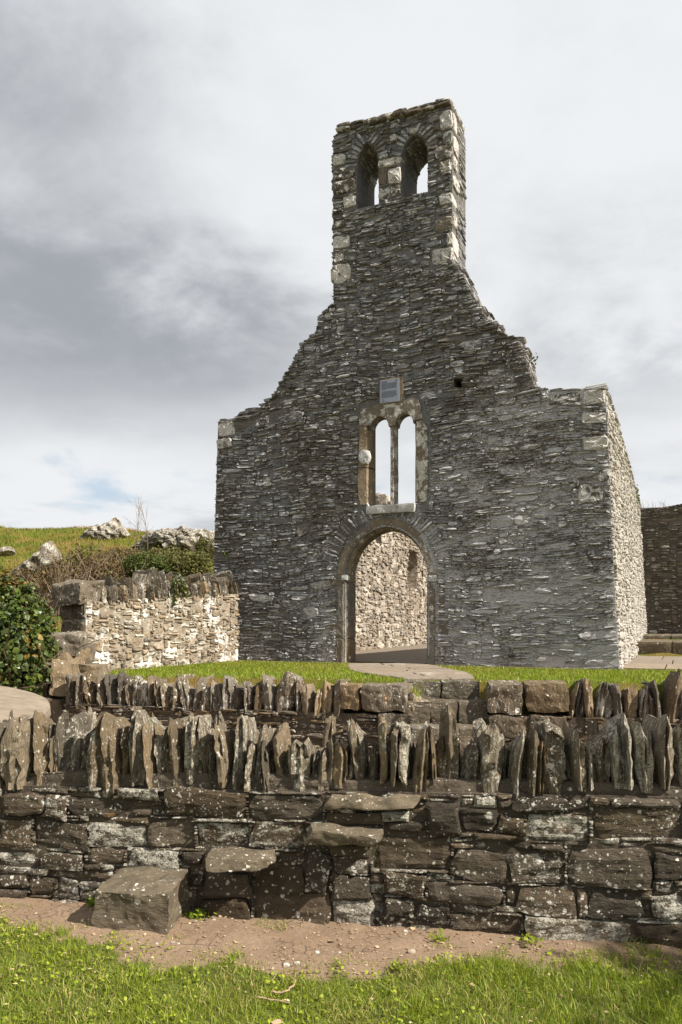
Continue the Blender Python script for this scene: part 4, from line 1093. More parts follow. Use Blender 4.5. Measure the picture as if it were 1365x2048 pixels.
# slates further back on the wall head, showing between the others
for k in range(34):
    a = NLEN*(k+rng.uniform(.1, .9))/34
    cope(a, rng.uniform(.03, .09), .62, rng.uniform(.33, .48), -.42+rng.uniform(-.05, .05), rng.uniform(.12, .24))
for rngs in ((0, 1.52), (NLEN-1.5, NLEN)):      # beyond the frame on both sides
    a = rngs[0]
    while a < rngs[1]:
        t = rng.uniform(.05, .12); cope(a+t/2, t, .65, rng.uniform(.33, .46), -.2, .38); a += t*1.08
# mortar the coping sits in, uneven
L, tp = box_local(NLEN, .42, .13, 24, rng, amp=.02, freq=9, rnd=.3, skew=0)
mk('mortar_bed', NWF.w(np.stack([L[:, 0]+NLEN/2, L[:, 2]+ztop(NLEN/2)+.0, L[:, 1]-.26], 1)), [f[::-1] for f in tp], M_nmort, stile, (.9, .5, .4, 1))
# stepping slabs built into the face (stile)
for (x0, y0, x1, y1, dp, nn, ro) in ((410, 1712, 541, 1742, .34, .17, .02), (614, 1662, 760, 1696, .34, .17, -.03), (650, 1588, 834, 1622, .52, .02, .03)):
    a, z = NWF.px((x0+x1)/2, (y0+y1)/2, nn)
    w = (x1-x0)/F*(4.1-nn); h = (y1-y0)/F*(4.1-nn)*.82
    L, tp = box_local(w, dp, h, 16, rng, amp=.014, freq=10, rnd=.14, skew=.08); L[:, 2] *= 1-.5*np.clip(L[:, 0]/w+.1, 0, 1)
    ca, sa = math.cos(ro), math.sin(ro)
    L = np.stack([L[:, 0]*ca-L[:, 2]*sa, L[:, 1], L[:, 0]*sa+L[:, 2]*ca], 1)
    L[:, 2] -= .05*L[:, 1]*0
    mk('step', NWF.w(np.stack([L[:, 0]+a, L[:, 2]+z, L[:, 1]+nn-dp/2+.02], 1)), [f[::-1] for f in tp], M_step, stile, tint_of(rng, (.5, .8), (.2, .6), (.2, .6)))
# rounded flat slab lying on the wall head at the left
th = np.linspace(0, 2*math.pi, 29)[:-1]
c = np.array((-2.28, 4.86, 0)); V = []
for (sc, dz) in ((.94, 0), (1.0, .05), (.99, .10), (.95, .125), (.7, .135), (.4, .14)):
    x = .40*np.sign(np.cos(th))*np.abs(np.cos(th))**.75*sc; y = .46*np.sign(np.sin(th))*np.abs(np.sin(th))**.75*sc
    V.append(np.stack([x, y, np.full(28, dz)], 1))
V.append(np.array([[0, 0, .142]])); V = np.vstack(V); V += np.stack([.012*fbm(V+k*5, 4, 3, 8+k)*(1, 1, .6)[k] for k in range(3)], 1)
V[:, 2] += V[:, 1]*.20 + V[:, 0]*-.14
flat = mk('flat_slab', V+c+Z*.93, ring_topo(28, 6), M_slab, None, (.6, .4, .4, 1))
tag(flat, 'pale rounded flat slab lying behind the coping at the far left', 'slab')
rubble = Batch()
for k in range(40):
    L, tp = box_local(rng.uniform(.2, .4), rng.uniform(.2, .35), rng.uniform(.1, .2), 3, rng, amp=.015)
    rubble.add(L+np.array((c[0]+rng.uniform(-.4, .3), c[1]+rng.uniform(-.25, .35), rng.uniform(.0, .84))), tp, tint_of(rng))
rubble.build('supporting_rubble', M_near, flat, kind='stuff')

# the lowest step: a big block standing on the soil
bp = low_pt(288, 1850)
L, tp = box_local(.385, .36, .26, 26, rng, amp=.015, freq=10.0, rnd=.05, skew=.015)
L[:, 2] += .05*L[:, 1]; L[:, 0] *= 1-.12*L[:, 2]
ca, sa = math.cos(-.12), math.sin(-.12)
L = np.stack([L[:, 0]*ca-L[:, 1]*sa, L[:, 0]*sa+L[:, 1]*ca, L[:, 2]], 1)
blk = mk('step_block', L+np.array((-1.03, 4.04, .125)), tp, M_step, None, (.55, .5, .35, 1))
tag(blk, 'big squarish stone block on the soil, lowest step at the foot of the wall', 'stone block')

# ================================================================== RIGHT: FAR BOUNDARY WALL, PAVING AND STEPS
FO = SF.w(np.array([9.4, 0, 0])) - U*.25
FF = Frame(FO, U, Z, -E)
fw = thing('boundary_wall', FO+U*2.5, 'shaded dark stone wall behind the sunlit side of the church', 'wall')
f_top = [(0, 3.72), (.6, 3.70), (1.2, 3.78), (2.0, 3.72), (3.2, 3.80), (5.0, 3.7)]
f_out = [(0, 0), (5, 0)] + f_top[::-1]
V, Fc = extrude(FF, f_out, [], 0, -.6)
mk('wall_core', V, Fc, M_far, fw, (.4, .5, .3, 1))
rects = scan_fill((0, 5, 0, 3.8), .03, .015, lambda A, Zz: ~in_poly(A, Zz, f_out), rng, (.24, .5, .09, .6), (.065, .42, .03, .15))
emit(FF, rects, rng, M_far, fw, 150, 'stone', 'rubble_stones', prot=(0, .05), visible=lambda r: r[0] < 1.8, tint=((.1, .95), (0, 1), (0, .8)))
# paving along the side wall and the slab step
def quad_slab(name, pts, top, th_, mat, parent, tint=(.6, .4, .4, 1), amp=.004):
    """flagstone from a ground outline"""
    P = np.array(pts); c = P.mean(0); V = []
    M = len(P)
    for sc, dz in ((1, -th_), (1, -.008), (.985, 0), (.5, .002)):
        q = c+(P-c)*sc; V.append(np.stack([q[:, 0], q[:, 1], np.full(M, top+dz)], 1))
    V.append(np.array([[c[0], c[1], top+.002]])); V = np.vstack(V); V[M:, 2] += rng.normal(0, amp*.4, len(V)-M)
    return mk(name, V, ring_topo(M, 4), mat, parent, tint)
def gpt(t, o): q = R0+E*t+U*o; return (q[0], q[1])
pav = thing('side_paving', R0+E*2+U*.8, 'flat paved strip along the foot of the sunlit side wall', 'paving')
for (t0, t1, o0, o1) in ((.15, 1.5, .0, .62), (.15, 1.5, .64, 1.22), (1.52, 3.0, .0, .70), (1.52, 3.0, .72, 1.22), (3.02, 4.55, .0, .5), (3.02, 4.55, .52, 1.22)):
    pts = [gpt(t0, o0), gpt(t0, (o0+o1)/2), gpt(t0, o1), gpt((t0+t1)/2, o1), gpt(t1, o1), gpt(t1, (o0+o1)/2), gpt(t1, o0), gpt((t0+t1)/2, o0)]
    quad_slab('flagstone', pts, G0+.03, .05, M_pave, pav, tint_of(rng, (.4, .8), (.2, .8), (.2, .7)))
slst = thing('slab_step', R0+E*4.9+U*.7, 'thick stone slab step at the far end of the side paving', 'step')
for (o0, o1) in ((-.05, .66), (.67, 1.34)):
    L, tp = box_local(o1-o0-.01, 2.6, .30, 7, rng, amp=.008, rnd=.06, skew=.008)
    mk('slab', R0+E*5.9+U*(o0+o1)/2+Z*.16+(L @ np.array([U, E, Z])), tp, M_step, slst, tint_of(rng, (.3, .7), (.3, .8), (.2, .6)))
for (o0, o1) in ((-.1, .6), (.61, 1.3)):
    L, tp = box_local(o1-o0-.01, 2.3, .20, 6, rng, amp=.008, rnd=.06, skew=.008)
    mk('slab', R0+E*8.2+U*(o0+o1)/2+Z*.30+(L @ np.array([U, E, Z])), tp, M_step, slst, tint_of(rng, (.3, .7), (.3, .8), (.2, .6)))

# flagged path from the steps to the door
path = thing('flagged_path', (1.2, 10, G0), 'worn stone path leading from the terrace steps to the church door', 'path')
dm = GF.w(np.array([(dL+dRt)/2, 0, 0])); g0 = np.array((1.12, 8.86, 0))
rows = 9
side_ = lambda f, s: (g0*(1-f)+dm*f)[:2] + np.array((1, .0))*s*(.40+.25*math.sin(f*3.1)+.22*f)
for k in range(rows):
    f0, f1 = k/rows+.004, (k+1)/rows-.004; sp = rng.uniform(-.35, .35)
    for (s0, s1) in ((-1, sp-.02), (sp+.02, 1)):
        cs_ = [side_(f0, s0), side_(f0, s1), side_(f1, s1), side_(f1, s0)]
        pts = []
        for i in range(4):
            p, q = np.array(cs_[i]), np.array(cs_[(i+1) % 4]); pts += [tuple(p), tuple((p+q)/2+rng.normal(0, .012, 2))]
        c_ = np.mean(pts, 0)
        quad_slab('flagstone', pts, float(terrace_z(c_[0], c_[1]))+.02, .06, M_pave, path, tint_of(rng, (.4, .8), (.2, .8), (.1, .7)))
# strip of bare soil at the foot of the gable
ss = np.linspace(aL-.1, .1, 40)
V = []; 
for s in ss:
    p = R0+U*s; q = p-E*(.17+.05*math.sin(s*5)+rng.uniform(0, .03)); V += [(p[0], p[1], G0+.008), (q[0], q[1], float(terrace_z(q[0], q[1]))+.008)]
V = np.array(V); strip = mk('soil_strip', V, [(2*i, 2*i+1, 2*i+3, 2*i+2) for i in range(len(ss)-1)], M_soil); strip['kind'] = 'structure'

# ================================================================== HILL: OUTCROPS, SHRUBS
def rock_outline(name, pts, dep, thick, label, tint=(.6, .4, .7, 1), M=40, amp=.10, seed=0, rings=((.75, -1.0), (1.02, -.25), (1.0, 0), (.95, .09), (.88, .17), (.79, .25), (.69, .31), (.58, .36), (.47, .40), (.35, .43), (.22, .45), (.10, .455))):
    M = M*3
    """outcrop: the outline seen in the photograph gives its width and height, the body bulges forward and runs back into the hill"""
    P = np.array([at_depth(x, y, dep) for x, y in pts]); n = len(P)
    seg = np.linalg.norm(np.diff(np.vstack([P, P[:1]]), axis=0), axis=1); cum = np.concatenate([[0], np.cumsum(seg)])
    s = np.linspace(0, cum[-1], M, endpoint=False); PP = np.vstack([P, P[:1]])
    Q = np.stack([np.interp(s, cum, PP[:, k]) for k in range(3)], 1); c = Q.mean(0); V = []
    for sc, f in rings:
        V.append(c+(Q-c)*sc - np.array((0, 1.0, 0))*f*thick)
    V.append((c-np.array((0, 1.0, 0))*rings[-1][1]*thick)[None]); V = np.vstack(V)
    # slanting strata
    q = V[:, 0]*.8+V[:, 2]*1.0
    st = np.abs(((q*2.6+.6*vnoise(V, .9, seed)) % 1.0)-.5)*2
    V[:, 1] += thick*.12*(st-.5) + amp*fbm(V, 1.3, 4, seed)
    V[:, 0] += amp*.6*fbm(V+9, 2.2, 4, seed+1); V[:, 2] += amp*.6*fbm(V+19, 2.2, 4, seed+2)
    V[:, 1] -= amp*1.1*(1-np.abs(fbm(V+31, 3.2, 3, seed+3)))
    o = mk(name, V, ring_topo(M, len(rings)), M_rock, None, tint); tag(o, label, 'rock', 'rock outcrops on the hill'); return o
rock_outline('rock_outcrop', [(8, 1162), (40, 1130), (70, 1108), (92, 1088), (103, 1082), (110, 1096), (112, 1128), (100, 1140), (70, 1155), (40, 1165)], 21.5, .8, 'pale wedge-shaped outcrop on the hill above the ivy', seed=2, amp=.09)
rock_outline('rock_outcrop', [(153, 1084), (172, 1066), (196, 1056), (216, 1044), (232, 1037), (243, 1048), (258, 1072), (248, 1084), (215, 1092), (180, 1092)], 33, 1.3, 'pointed pale outcrop on the skyline left of the bare saplings', seed=5, amp=.16)
rock_outline('rock_outcrop', [(268, 1100), (282, 1080), (300, 1064), (330, 1056), (362, 1058), (400, 1062), (426, 1068), (430, 1100), (405, 1112), (370, 1104), (345, 1120), (320, 1100), (295, 1106)], 30, 1.4, 'long craggy grass-topped outcrop on the hill beside the gable', seed=9, amp=.22, M=56)
rock_outline('rock_outcrop', [(138, 1064), (150, 1053), (172, 1052), (184, 1058), (170, 1066)], 37, .8, 'low flat ledge of rock on the skyline', seed=12, amp=.1)
rock_outline('rock_outcrop', [(-6, 1112), (4, 1098), (20, 1094), (24, 1102), (10, 1112)], 27, .6, 'small ledge of rock in the hill grass at the far left', seed=14, amp=.08)

# ------------------------------------------------------------------ leaves, blades, twigs
def blades(n, X, Y, Zg, h, w, rg, lean=.5, tint=None):
    """three triangles per blade of grass"""
    ph = rg.uniform(0, 2*np.pi, n); fa = rg.uniform(0, 2*np.pi, n); ln = rg.uniform(.05, lean, n)*h
    bx, by = np.cos(ph), np.sin(ph); ux, uy = np.cos(fa), np.sin(fa)
    B = np.stack([X, Y, Zg], 1)
    def pt(fr, ww, side):
        q = B.copy(); q[:, 0] += ux*ln*fr**2 + side*bx*ww; q[:, 1] += uy*ln*fr**2 + side*by*ww; q[:, 2] += h*(fr-.12*fr**2*(ln/np.maximum(h, 1e-6))); return q
    V = np.stack([pt(0, w/2, -1), pt(0, w/2, 1), pt(.55, w*.4, -1), pt(.55, w*.4, 1), pt(1, 0, 0)], 1).reshape(-1, 3)
    i = np.arange(n)[:, None]*5
    T = np.concatenate([i+np.array([[0, 1, 2]]), i+np.array([[1, 3, 2]]), i+np.array([[2, 3, 4]])], 1).reshape(-1, 3)
    return V, T, np.repeat(tint, 5, 0)
def leaves(C, size, rg, tint, up=.3, outdir=None, shape=0):
    """folded leaf: 6 vertices, 4 triangles"""
    n = len(C); d = rg.normal(size=(n, 3)); d /= np.linalg.norm(d, axis=1)[:, None]
    nrm = rg.normal(size=(n, 3))*.7 + np.array((0, 0, up))
    if outdir is not None: nrm += outdir
    nrm /= np.linalg.norm(nrm, axis=1)[:, None]
    a = np.cross(d, nrm); a /= np.linalg.norm(a, axis=1)[:, None]; b = np.cross(nrm, a)
    s = size[:, None]
    base = C-b*s*.5; tip = C+b*s*.55-nrm*s*.12; m = C+nrm*s*.07
    l1 = C-a*s*.40-b*s*.15-nrm*s*.03; r1 = C+a*s*.40-b*s*.15-nrm*s*.03
    l2 = C-a*s*.26+b*s*.24; r2 = C+a*s*.26+b*s*.24
    V = np.stack([base, r1, r2, tip, l2, l1, m], 1).reshape(-1, 3); i = np.arange(n)[:, None]*7
    T = np.concatenate([i+np.array([q]) for q in ((0, 1, 6), (1, 2, 6), (2, 3, 6), (3, 4, 6), (4, 5, 6), (5, 0, 6))], 1).reshape(-1, 3)
    return V, T, np.repeat(tint, 7, 0)
def leaf_tint(n, rg, a=(0, 1), b=(0, 0), c=(0, 1)):
    t = np.ones((n, 4)); t[:, 0] = rg.uniform(*a, n); t[:, 1] = rg.uniform(*b, n); t[:, 2] = rg.uniform(*c, n); return t
def join(parts):
    V = []; T = []; C = []; n = 0
    for v, t, c in parts: V.append(v); T.append(t+n); C.append(c); n += len(v)
    return np.vstack(V), np.vstack(T), np.vstack(C)
def twigs(rg, base, n, length, r, spread=.6, kinks=6, droop=0.0):
    b = Batch()
    for k in range(n):
        p = np.array(base(), float); dv = unit(np.array((rg.normal(0, spread), rg.normal(0, spread), 1.0))); pts = [p]
        L = length*rg.uniform(.5, 1.1)
        for j in range(kinks):
            dv = unit(dv+rg.normal(0, .22, 3)+np.array((0, 0, -droop*j/kinks))); p = p+dv*L/kinks; pts.append(p)
        V, f = tube(pts, np.linspace(r, r*.25, kinks+1), 3); b.add(V, f, (rg.random(), rg.uniform(0, .5), rg.random(), 1))
    return b

rg = np.random.default_rng(5)
def shrub(name, px, py, dep, rx, rz, nleaf, size, label, mat, tint_a=(0, 1), tint_b=(0, .3), ntw=60, ry=None, tw_len=1.0):
    c = at_depth(px, py, dep); ry = ry or rx*.8
    root = thing(name, c-Z*rz, label, 'shrub')
    b = twigs(rg, lambda: c-Z*rz+np.array((rg.normal(0, rx*.35), rg.normal(0, ry*.35), 0)), ntw, rz*2.1*tw_len, .012+.004*rz, .45)
    b.build('branches', M_twig, root)
    if nleaf:
        cl = rg.normal(size=(max(8, nleaf//60), 3)); cl /= np.linalg.norm(cl, axis=1)[:, None]; cl *= rg.uniform(.45, .95, (len(cl), 1))
        k = rg.integers(0, len(cl), nleaf)
        P = cl[k]+rg.normal(0, .17, (nleaf, 3)); od = P/np.maximum(np.linalg.norm(P, axis=1)[:, None], .1)
        P = P*np.array((rx, ry, rz))
        V, T, C = leaves(c+P, size*rg.uniform(.6, 1.2, nleaf), rg, leaf_tint(nleaf, rg, tint_a, tint_b), outdir=od*.5)
        mk('foliage', V, T, mat, root, C)
    return root
# ivy-covered bush, left edge
def ivy_mass():
    root = thing('ivy_bush', at_depth(30, 1440, 9.4), 'dense glossy dark green ivy bush at the left edge', 'bush')
    outs = []
    n = 9000
    # a lumpy mound in front of the hill foot
    c = at_depth(10, 1290, 9.9); u = rg.normal(size=(n, 3)); u /= np.linalg.norm(u, axis=1)[:, None]
    lump = 1+.26*vnoise(u*1.0+3, 2.3, 21)+.20*vnoise(u, 5.5, 22)
    Pp = u*lump[:, None]*np.array((.70, .62, .92))*rg.uniform(.80, 1.03, n)[:, None]
    Pp[:, 0] += -.12*np.sign(Pp[:, 2])*np.abs(Pp[:, 2])
    V, T, C = leaves(c+Pp, rg.lognormal(math.log(.052), .35, n), rg, leaf_tint(n, rg, (0, 1), (0, .10), (0, 1)), outdir=u*.9, up=.35)
    br = (vnoise(c+Pp, 2.2, 4) > .25) & (rg.random(n) < .5); C.reshape(n, 7, 4)[br, :, 1] = .75
    mk('foliage', V, T, M_ivy, root, C)
    b = twigs(rg, lambda: c+np.array((rg.normal(0, .3), rg.normal(0, .3), -.95)), 40, 1.7, .016, .35); b.build('branches', M_twig, root)
    # dense core so that no light leaks through
    L, tp = box_local(.95, .8, 1.25, 10, rg, amp=.08, freq=2.5, rnd=1.0); L *= .86*np.array((1, 1, 1))/np.maximum(1, np.linalg.norm(L/np.array((.475, .4, .625)), axis=1))[:, None]; L[:, 0] += -.12*L[:, 2]; mk('inner_foliage', L+c, tp, M_shrub, root, (.0, .0, .0, 1))
ivy_mass()
shrub('bramble_thicket', 182, 1142, 19.5, .95, .55, 2400, .07, 'brown leafless bramble thicket between the wedge rock and low wall', M_shrub, (0, .6), (.4, 1), 320, tw_len=1.1)
shrub('bramble_thicket', 122, 1175, 15.0, .45, .55, 900, .055, 'tangle of dry bramble stems behind the ivy', M_shrub, (0, .6), (.5, 1), 160)
shrub('gorse_bush', 292, 1134, 20.0, .62, .36, 5200, .06, 'rounded dark green gorse bush behind the low wall', M_shrub, (0, .8), (0, .12), 50)
shrub('gorse_bush', 375, 1140, 20.5, .78, .50, 6500, .06, 'olive green gorse bush against the left edge of the gable', M_shrub, (.2, 1), (.1, .5), 60)
shrub('dry_bush', 222, 1128, 22.0, .70, .36, 1500, .06, 'low reddish-brown dry bush left of the gorse', M_shrub, (0, .6), (.4, 1), 160)
shrub('hedge_shrub', -130, 1330, 10.2, .95, .85, 6000, .07, 'leafy green shrub beyond the ivy, outside the left edge', M_shrub, (0, .8), (0, .2), 60)
shrub('bracken_clump', 60, 1168, 17.0, .7, .34, 1600, .06, 'rusty brown bracken below the wedge rock', M_shrub, (0, .5), (.5, 1), 140)
shrub('bracken_clump', 250, 1108, 27.0, .75, .26, 1500, .07, 'brown bracken below the pointed skyline rock', M_shrub, (0, .6), (.4, 1), 120)
shrub('bracken_clump', 330, 1112, 26.0, .7, .30, 1800, .07, 'olive scrub at the foot of the long craggy outcrop', M_shrub, (.2, .9), (.1, .7), 90)
shrub('bracken_clump', 412, 1098, 26.0, .5, .40, 1800, .07, 'dark scrub on the outcrop against the gable edge', M_shrub, (0, .7), (.0, .5), 90)
def sapling(px, py, dep, h, label):
    p0 = at_depth(px, py, dep); b = Batch()
    def grow_b(p, dv, L, r, lv):
        pts = [p]; k = 5
        for j in range(k):
            dv = unit(dv+rg.normal(0, .10, 3)+np.array((0, 0, .05))); p = p+dv*L/k; pts.append(p)
        V, f = tube(pts, np.linspace(r, r*.45, k+1), 4); b.add(V, f, (.7, .2, rg.random(), 1))
        if lv:
            for j in range(1, k+1):
                for q in range(2 if lv > 1 else 1):
                    grow_b(pts[j], unit(dv+rg.normal(0, .42, 3)), L*rg.uniform(.30, .5), r*.5, lv-1)
    grow_b(p0, np.array((0, 0, 1.0)), h, .013, 2)
    o = b.build('bare_sapling', M_twig); tag(o, label, 'sapling', 'bare saplings on the hill')
sapling(272, 1102, 27, 1.35, 'left of two bare saplings against the sky')
sapling(296, 1100, 27.5, 1.45, 'right of two bare saplings against the sky')

# hill grass
n = 34000
yy = rg.uniform(15.5, 40, n); xx = (rg.uniform(-40, 440, n)-CX)/F*yy
zz_ = terrace_z(xx, yy)
drym = np.clip(fbm(np.stack([xx, yy, 0*xx], 1), .45, 3, 31)*1.1+.32+rg.normal(0, .2, n), 0, 1)
tn = leaf_tint(n, rg); tn[:, 1] = drym
hh = rg.uniform(.05, .16, n)*(1+.9*np.clip(vnoise(np.stack([xx, yy, 0*xx], 1), 1.3, 33), 0, 1))
V, T, C = blades(n, xx, yy, zz_, hh, rg.uniform(.012, .03, n), rg, 1.0, tn)
o = mk('hill_grass', V, T, M_hillgrass, None, C); tag(o, 'rough grass covering the hill behind', 'grass', kind='stuff')

# terrace lawn
def excl_path(x, y):
    f = np.clip((y-g0[1])/(dm[1]-g0[1]), 0, 1); cx = g0[0]*(1-f)+dm[0]*f; hw = .40+.25*np.sin(f*3.1)+.22*f
    return (np.abs(x-cx) < hw*.97) & (y > 8.0)
n = 120000
xx = rg.uniform(-4.5, 6.8, n); yy = rg.uniform(7.8, 19.5, n)
sa_ = (xx-R0[0])*U[0]+(yy-R0[1])*U[1]; st_ = (xx-R0[0])*E[0]+(yy-R0[1])*E[1]
keep = (yy > front_y(xx)+.27) & ~excl_path(xx, yy)
keep &= ((st_ < -.12-.05*rg.random(n)) & (sa_ < .3)) | ((sa_ > 1.24) & (st_ > -.6)) | ((sa_ >= .3) & (st_ < .08))
lwd = (xx-P_end[0])*LN[0]+(yy-P_end[1])*LN[1]
keep &= (lwd > .06+.05*rg.random(n))
xx, yy = xx[keep], yy[keep]; n = len(xx)
tn = leaf_tint(n, rg); tn[:, 1] = np.where(rg.random(n) < .12, rg.uniform(.3, .9, n), 0)
V, T, C = blades(n, xx, yy, terrace_z(xx, yy)-.004, rg.uniform(.02, .055, n), rg.uniform(.005, .010, n), rg, 1.0, tn)
o = mk('terrace_grass', V, T, M_grass, None, C); tag(o, 'bright short grass on the terrace before the church', 'grass', kind='stuff')
tt = np.array([[-4.6, 9.9], [6.8, 7.7], [6.8, 24], [1.3, 24]])

# lower lawn
edge_px = [(-300, 1825), (0, 1838), (120, 1852), (300, 1882), (420, 1915), (560, 1932), (700, 1948), (760, 1945), (850, 1920), (1000, 1905), (1365, 1912), (1700, 1912)]
EP = np.array([low_pt(*p) for p in edge_px])
me = lane.data; co = np.zeros(len(me.vertices)*3); me.vertices.foreach_get('co', co); co = co.reshape(-1, 3)
gm = sstep(-.02, .26, np.interp(co[:, 0], EP[:, 0], EP[:, 1]) + .16*vnoise(co*np.array((1, 1, 0)), 3.2, 41) + .10*vnoise(co*np.array((1, 1, 0)), 11, 42) - co[:, 1])
at_ = me.attributes.new('tint', 'FLOAT_COLOR', 'POINT'); at_.data.foreach_set('color', np.repeat(gm[:, None], 4, 1).astype(np.float32).ravel())
n = 150000
xx = rg.uniform(-3.2, 3.2, n); yy = 2.35+(4.3-2.35)*rg.random(n)**.8
el = np.interp(xx, EP[:, 0], EP[:, 1]) + .16*vnoise(np.stack([xx, yy, 0*xx], 1), 3.2, 41) + .10*vnoise(np.stack([xx, yy, 0*xx], 1), 11, 42)
dd = el-yy
bare = vnoise(np.stack([xx, yy, 0*xx], 1), 4.5, 43)
keep = (dd > -.02) & (rg.random(n) < np.clip(.12+dd*3.2, 0, 1)) & ~((bare > .62) & (rg.random(n) < .6) & (dd < .45))
strays = (dd <= -.02) & (dd > -.5) & (vnoise(np.stack([xx, yy, 0*xx], 1), 9, 44) > .50) & (rg.random(n) < .45)
keep |= strays
xx, yy, dd = xx[keep], yy[keep], dd[keep]; n = len(xx)
lush = sstep(.2, 1.2, xx+.2*rg.normal(size=n))
pn = vnoise(np.stack([xx, yy, 0*xx], 1), 3.6, 51); tn = leaf_tint(n, rg); tn[:, 0] = np.clip(tn[:, 0]*.7+.25*pn+.1, 0, 1); tn[:, 1] = np.where(rg.random(n) < np.clip(.26-.42*pn, .05, .6)*(1-lush*.7)+.25*np.clip(.12-dd, 0, .1)*8, rg.uniform(.3, 1, n), rg.uniform(0, .12, n))
hh = rg.uniform(.015, .05, n)*(1+1.1*lush*rg.random(n))*np.clip(.55+dd*2, .5, 1)*(1+.35*vnoise(np.stack([xx, yy, 0*xx], 1), 6, 45))
V, T, C = blades(n, xx, yy, low_z(xx, yy)-.003, hh, rg.uniform(.0022, .0045, n), rg, 1.3, tn)
# clover and other broad small leaves between the blades
m = 9000
cx = rg.uniform(-2.6, 2.6, m); cy = 2.4+1.7*rg.random(m)
el = np.interp(cx, EP[:, 0], EP[:, 1]); cl = vnoise(np.stack([cx, cy, 0*cx], 1), 5, 46)
kp = (cy < el-.02) & (cl > .05)
cx, cy = cx[kp], cy[kp]; m = len(cx)
V2, T2, C2 = leaves(np.stack([cx, cy, low_z(cx, cy)+rg.uniform(.010, .03, m)], 1), rg.uniform(.010, .022, m), rg, leaf_tint(m, rg, (.5, 1), (0, .08), (.4, 1)), up=1.6)
V, T, C = join([(V, T, C), (V2, T2, C2)])
o = mk('lawn_grass', V, T, M_grass, None, C); tag(o, 'short lawn grass in the foreground', 'grass', kind='stuff')

# weeds in the soil at the foot of the wall
def weed(px, py, n, size, label, spread=.05, grassy=0, ta=(.4, 1)):
    p = low_pt(px, py); parts = []
    if n:
        q = rg.normal(0, 1, (n, 3))*np.array((spread, spread, .008)); C_ = p+q+Z*(.018+.5*size*rg.random((n, 1)))
        parts.append(leaves(C_, size*rg.uniform(.6, 1.2, n), rg, leaf_tint(n, rg, ta, (0, .1)), up=1.2))
    if grassy:
        g = rg.normal(0, spread, (grassy, 2)); parts.append(blades(grassy, p[0]+g[:, 0], p[1]+g[:, 1], low_z(p[0]+g[:, 0], p[1]+g[:, 1])-.003, rg.uniform(.02, .06, grassy), rg.uniform(.003, .005, grassy), rg, 1.2, leaf_tint(grassy, rg)))
    V, T, C = join(parts); o = mk('weed_clump', V, T, M_grass, None, C); tag(o, label, 'weed', 'weeds in the soil by the wall')
weed(886, 1886, 26, .024, 'small leafy weed in the soil under the middle of the wall', .025)
weed(1060, 1892, 34, .026, 'leafy weed at the wall foot, right of the small one', .032)
weed(795, 1945, 44, .020, 'flat clover patch on the soil between the grass', .022, 40)
weed(470, 1918, 16, .016, 'tiny grass tuft on the bare soil left of the centre', .03, 60)
weed(395, 1838, 40, .03, 'dark weed growing beside the big step block', .028, 30, (0, .5))
weed(192, 1812, 34, .028, 'dark weed in the shade left of the step block', .020, 20, (0, .4))
weed(680, 1940, 12, .016, 'thin sprig on the cracked soil below the wall', .018, 20)

# litter: dry leaf scraps and wood chips; pebbles
n = 3000
xx = rg.uniform(-2.3, 2.3, n); yy = rg.uniform(2.75, 4.15, n)
keep = rg.random(n) < np.where(yy > np.interp(xx, EP[:, 0], EP[:, 1])-.1, 1, .22)
xx, yy = xx[keep], yy[keep]; n = len(xx)
gz = low_z(xx, yy)+np.where(yy < np.interp(xx, EP[:, 0], EP[:, 1])-.1, .022, .006)
V, T, C = leaves(np.stack([xx, yy, gz], 1), rg.lognormal(math.log(.011), .4, n), rg, leaf_tint(n, rg, (0, 1), (0, .9)), up=2.5)
V[:, 0] += 0
o = mk('leaf_litter', V, T, M_straw, None, C); tag(o, 'dry leaf scraps and chips strewn on soil and grass', 'litter', kind='stuff')
pb = Batch()
for k in range(260):
    x, y = rg.uniform(-2.2, 2.2), rg.uniform(3.0, 4.15); el = float(np.interp(x, EP[:, 0], EP[:, 1]))
    if y < el-.03: continue
    s = rg.lognormal(math.log(.0065), .5); L, tp = box_local(s*1.4, s, s*.7, 2, rg, amp=s*.15, freq=40, rnd=.8)
    pb.add(L+np.array((x, y, float(low_z(x, y))+s*.15)), tp, tint_of(rg))
o = pb.build('pebbles', M_peb, kind='stuff'); tag(o, 'small pebbles scattered over the bare soil', 'pebbles')
# two curled twigs lying on the lawn
for pts, r, lab in (([(513, 2008), (540, 2013), (580, 2019)], .0042, 'straight pale stick lying on the foreground grass'),
                    ([(547, 1999), (572, 1998), (588, 1988), (590, 1978), (584, 1973)], .0048, 'curled pale twig lying on the foreground grass')):
    P = np.array([low_pt(*p)+Z*.034 for p in pts]); q_ = np.linspace(0, len(P)-1, 14); P = np.stack([np.interp(q_, np.arange(len(P)), P[:, k]) for k in range(3)], 1)+rg.normal(0, .0022, (14, 3)); V, f = tube(P, np.linspace(r, r*.7, len(P)), 6)
    o = mk('fallen_twig', V, f, M_straw, None, (.2, .35, .4, 1)); tag(o, lab, 'twig')
